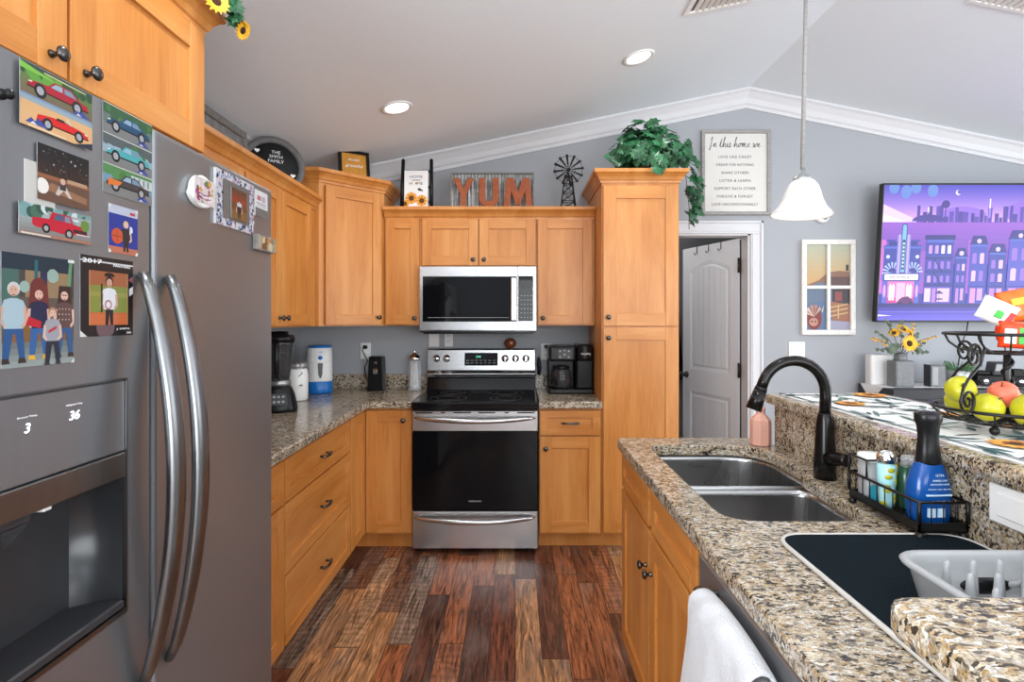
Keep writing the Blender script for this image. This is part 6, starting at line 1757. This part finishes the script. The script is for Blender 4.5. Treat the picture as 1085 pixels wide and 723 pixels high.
m = MB(); m.prism([(.017*math.cos(2*PI*i/24), -.0215+.005*abs(math.cos(2*PI*i/24))**2, .062+.036*math.sin(2*PI*i/24)) for i in range(24)], (0, -.0015, 0)); m.build('oval_label', LABELW, t)
t = thing('patterned_bottle', 'lemon-patterned pale blue bottle with steel top in the wire caddy', 'bottle', (0.9395, 1.404, zb), R(10))
lb = MB(); lb.lathe([(.014, 0), (.017, .004), (.021, .07), (.022, .105), (.018, .112)], n=24)
lb.build('bottle', mat('pale_aqua', rgb(170, 222, 226), .35), t)
q = random.Random(14)
for k in range(12):
    a, z = -PI/2+q.uniform(-1.5, 1.5), .012+.0085*k; r = .0172+.0045*min(1, z/.09)
    m = MB(); m.ball((r*math.cos(a), r*math.sin(a), z), .0085, sc=(.2, 1, .72), n=10, rot=Matrix.Rotation(a, 3, 'Z')); lo_ = m.build('lemon_print', APPLE, t)
m = MB(); m.lathe([(.020, .110), (.0235, .116), (.023, .128), (.016, .140), (.001, .144)], n=24); m.build('steel_top', CHROME, t)
t = thing('lidded_tub', 'white lidded tub at the faucet end of the wire caddy', 'tub', (0.944, 1.470, zb))
m = MB(); m.lathe([(.026, 0), (.028, .004), (.029, .10), (.001, .101)], n=24, pw=3); m.build('tub', GPLA, t)
m = MB(); m.lathe([(.030, .101), (.031, .104), (.0305, .116), (.026, .120), (.001, .121)], n=24, pw=3); m.build('lid', WPLA, t)
t = thing('sponge', 'small teal sponge between white tub and lemon-patterned bottle', 'sponge', (0.926, 1.4335, zb))
m = MB(); m.box((-.012, -.0045, 0), (.012, .0045, .045), .003, seg=2); m.build('foam', mat('teal_foam', rgb(40, 140, 160), .9, var=.2, vscale=(300, 300, 300), bump=.5), t)

# ------------------------------------------------------------------ bar top: runner and fruit stand
BZ = 1.115
rw, rl = .40, 1.85
p = Pic(rw, rl, (224, 226, 224), .0022, flat=True)
q = random.Random(17)
def strip(u, v, a, l, w, c):
    ca, sa = math.cos(a), math.sin(a)
    k = rw/rl
    pts = [(-l, 0), (-l*.4, w), (l*.5, w*.8), (l, 0), (l*.4, -w), (-l*.5, -w*.7)]
    p.poly([(u+(x*ca-y*sa), v+(x*sa+y*ca)*k) for x, y in pts], c)
for i in range(230): strip(q.random(), q.random(), q.choice([q.uniform(-.4, .4), q.uniform(1.0, 2.0)]), q.uniform(.05, .16), q.uniform(.010, .03), q.choice([(36, 62, 66), (60, 92, 96), (140, 160, 160), (30, 44, 46), (190, 200, 200), (92, 120, 116)]))
for v in (.035, .97): p.rect(0, v-.008, 1, v, (36, 62, 66))
for u in (.03, .96): p.rect(u, 0, u+.018, 1, (36, 62, 66))
for i in range(9):
    u, v, r = (.62, .30, .8)[i % 3]+q.uniform(-.06, .06), .06+i*.112, q.uniform(.13, .17)
    for kk in range(2):
        for j in range(16):
            a = 2*PI*(j+.5*kk)/16; k = rw/rl; R_ = r*(1-.14*kk)
            p.poly([(u+R_*.35*math.cos(a-.22), v+R_*k*.35*math.sin(a-.22)), (u+R_*.75*math.cos(a-.16), v+R_*k*.75*math.sin(a-.16)), (u+R_*math.cos(a), v+R_*k*math.sin(a)), (u+R_*.75*math.cos(a+.16), v+R_*k*.75*math.sin(a+.16)), (u+R_*.35*math.cos(a+.22), v+R_*k*.35*math.sin(a+.22))], q.choice([(222, 150, 52), (200, 118, 40), (228, 172, 80)]))
    p.disc(u, v, r*.42, (120, 74, 40), 14, r*.42*rw/rl); p.disc(u, v, r*.2, (40, 28, 20), 10, r*.2*rw/rl)
tag(p.build('table_runner', FABRIC, None, (1.045, .36, BZ+.0004)), 'white sunflower-patterned runner along the raised granite bar', 'runner')
BCX, BCY = 1.295, 1.46
zb = BZ+.0055
t = thing('fruit_stand', 'two-tier black wire fruit stand on the sunflower runner', 'fruit basket', (BCX, BCY, zb))
def circ(m, r, z, tr, n=40): m.tube([(r*math.cos(2*PI*i/n), r*math.sin(2*PI*i/n), z) for i in range(n)], tr, 8, closed=True)
def basket(name, r, z0, dz, rb, nw):
    m = MB(); circ(m, r, z0+dz, .0042); m.build(name, BMET, t); b = t.children[-1] if False else [o for o in t.children if o.name.startswith(name)][-1]
    m = MB(); circ(m, rb, z0, .003); circ(m, rb*.5, z0, .0025); m.build('base_ring', BMET, b)
    for i in range(nw):
        a = 2*PI*i/nw
        m = MB(); m.tube([(rr*math.cos(a), rr*math.sin(a), zz) for rr, zz in ((.01, z0), (rb, z0), (rb+(r-rb)*.55, z0+dz*.22), (rb+(r-rb)*.85, z0+dz*.55), (r, z0+dz))], .0022, 6); m.build('wire', BMET, b)
basket('lower_basket', .165, .024, .036, .10, 18)
basket('upper_basket', .135, .205, .050, .07, 14)
m = MB(); m.tube([(.0, 0, .028), (.004, 0, .09), (-.004, 0, .15), (0, 0, .205)], .008, 8)
m.tube([(.011*math.cos(k*.7), .011*math.sin(k*.7), .03+.0058*k) for k in range(30)], .0045, 6); m.build('centre_post', BMET, t)
def scroll(ang):
    pts = []                                           # (outward, up) outline of an S with rolled ends
    for i in range(31):
        f = i/30; a = R(-90+ 640*(1-f)); r = .005+.029*f
        pts.append((.184-r*math.cos(a+R(270)), .090+r*math.sin(a+R(270))))
    pts += [(.206, .122), (.186, .142), (.158, .160), (.130, .178)]
    for i in range(31):
        f = i/30; a = R(-20+600*f); r = .035-.029*f
        pts.append((.158-r*math.cos(a), .200+r*math.sin(a)))
    ca, sa = math.cos(ang), math.sin(ang)
    m = MB(); m.tube([(x*ca, x*sa, z) for x, z in pts], .0036, 8); m.tube([(.130*ca, .130*sa, .174), (.118*ca, .118*sa, .20), (.11*ca, .11*sa, .222)], .0034, 8); m.build('scroll', BMET, t)
for a in (R(205), R(325), R(85)): scroll(a)
for k in range(3):
    a = R(215+120*k); m = MB(); m.ball((.105*math.cos(a), .105*math.sin(a), .0115), .0115, n=14); m.cyl((.1*math.cos(a), .1*math.sin(a), .018), (.1*math.cos(a), .1*math.sin(a), .030), .003, n=6); m.build('foot', BMET, t)
def apple(dx, dy, dz, r, rx, ry, label, mt=APPLE, cat='fruit', nm='apple'):
    o = thing(nm, label, cat, (BCX+dx, BCY+dy, zb+dz), rot=(rx, ry, 0), group='fruit in the lower basket')
    m = MB(); m.lathe([(.001, -r*.86), (r*.22, -r*.95), (r*.62, -r*.82), (r*.92, -r*.38), (r*1.0, r*.05), (r*.93, r*.45), (r*.66, r*.80), (r*.28, r*.95), (r*.08, r*.86), (.001, r*.78)], n=26); m.build('flesh', mt, o)
    m = MB(); m.tube([(0, 0, r*.78), (.002, 0, r*.98), (.005, 0, r*1.12)], .0018, 6); m.build('stem', STEM, o)
apple(-.128, -.005, .109, .035, R(50), R(-50), 'yellow-green apple leaning highest at the left rim of the lower basket')
apple(-.100, -.055, .070, .035, R(30), R(30), 'yellow-green apple low at the left front of the basket, under the wire scroll')
apple(-.030, -.098, .069, .040, R(-20), R(20), 'yellow-green apple low at the right front of the basket, beside the peach')
apple(-.055, .085, .067, .038, R(10), R(30), 'yellow-green apple at the left back of the lower basket, mostly hidden')
apple(-.038, -.031, .100, .033, R(20), R(-30), 'rosy peach lying on top behind the front apples of the lower basket', PEACH, nm='peach')
apple(.06, .07, .067, .038, R(0), R(25), 'yellow-green apple at the far right back of the lower basket')
# snack packets in the upper basket
def packet(dx, dy, dz, w, h, d, col, label, rot, extra):
    o = thing('snack_packet', label, 'snack packet', (BCX+dx, BCY+dy, zb+dz), rot=rot, group='snack packets in the upper basket')
    m = MB(); n = 12; q = random.Random(int(w*1e4)+int(h*1e3)); rows = [[], []]
    for s in (0, 1):
        for j in range(n+1):
            for i in range(n+1):
                u, v = i/n*2-1, j/n*2-1
                b = (1-u*u)**.5*(1-v*v)**.5 if abs(u) < 1 and abs(v) < 1 else 0
                y = (d*b*(1+.18*math.sin(5*u+3*v)+q.uniform(-.06, .06)))*(-1 if s == 0 else 1)
                rows[s].append(m.bm.verts.new((u*w/2*(1-.06*(1-v*v)), y, v*h/2)))
    for s in (0, 1):
        for j in range(n):
            for i in range(n):
                k = j*(n+1)+i; f = m.bm.faces.new((rows[s][k], rows[s][k+1], rows[s][k+n+2], rows[s][k+n+1])); f.smooth = True
    bmesh.ops.remove_doubles(m.bm, verts=m.bm.verts[:], dist=.0006)
    m.build('bag', mat('packet_'+label.split()[0], col, .3, var=.03), o)
    for pts, c in extra:
        mm = MB(); mm.prism([(x*w, -d*1.12, z*h) for x, z in pts], (0, d*.35, 0), bev=.001); mm.build('printed_panel', c, o)
REDP = mat('red_print', rgb(206, 40, 34), .35); GRNP = mat('green_print', rgb(60, 170, 60), .35); YELP = mat('yellow_print', rgb(244, 190, 50), .35)
packet(-.045, -.020, .312, .085, .065, .018, rgb(240, 238, 234), 'white crumpled snack packet leaning left on top of the fruit stand', (R(-10), R(28), R(-20)), [([(-.1, -.3), (.1, -.3), (.12, .0), (-.08, .0)], GRNP), ([(.2, -.4), (.35, -.4), (.4, .1), (.25, .1)], REDP)])
packet(.030, .004, .330, .085, .085, .022, rgb(246, 104, 30), 'orange crumpled snack packet highest in the upper basket', (R(-8), R(-12), R(-15)), [([(-.25, .0), (.2, .0), (.2, .2), (-.25, .2)], YELP)])
packet(-.033, -.056, .254, .065, .068, .014, rgb(232, 66, 24), 'red-orange packet with white and green print at the front of the upper basket', (R(-4), R(4), R(-25)), [([(-.35, -.35), (.02, -.35), (.02, .2), (-.35, .2)], WPLA), ([(.08, -.35), (.36, -.35), (.36, .25), (.08, .25)], GRNP)])
packet(.040, -.054, .252, .06, .06, .014, rgb(236, 230, 220), 'pale crinkled packet right of the red-orange packet', (R(-6), R(-10), R(5)), [([(-.3, -.1), (.3, -.1), (.3, .25), (-.3, .25)], YELP)])
packet(.030, .035, .262, .075, .075, .02, rgb(220, 60, 34), 'red packet at the right back of the upper basket', (R(-6), R(10), R(20)), [])
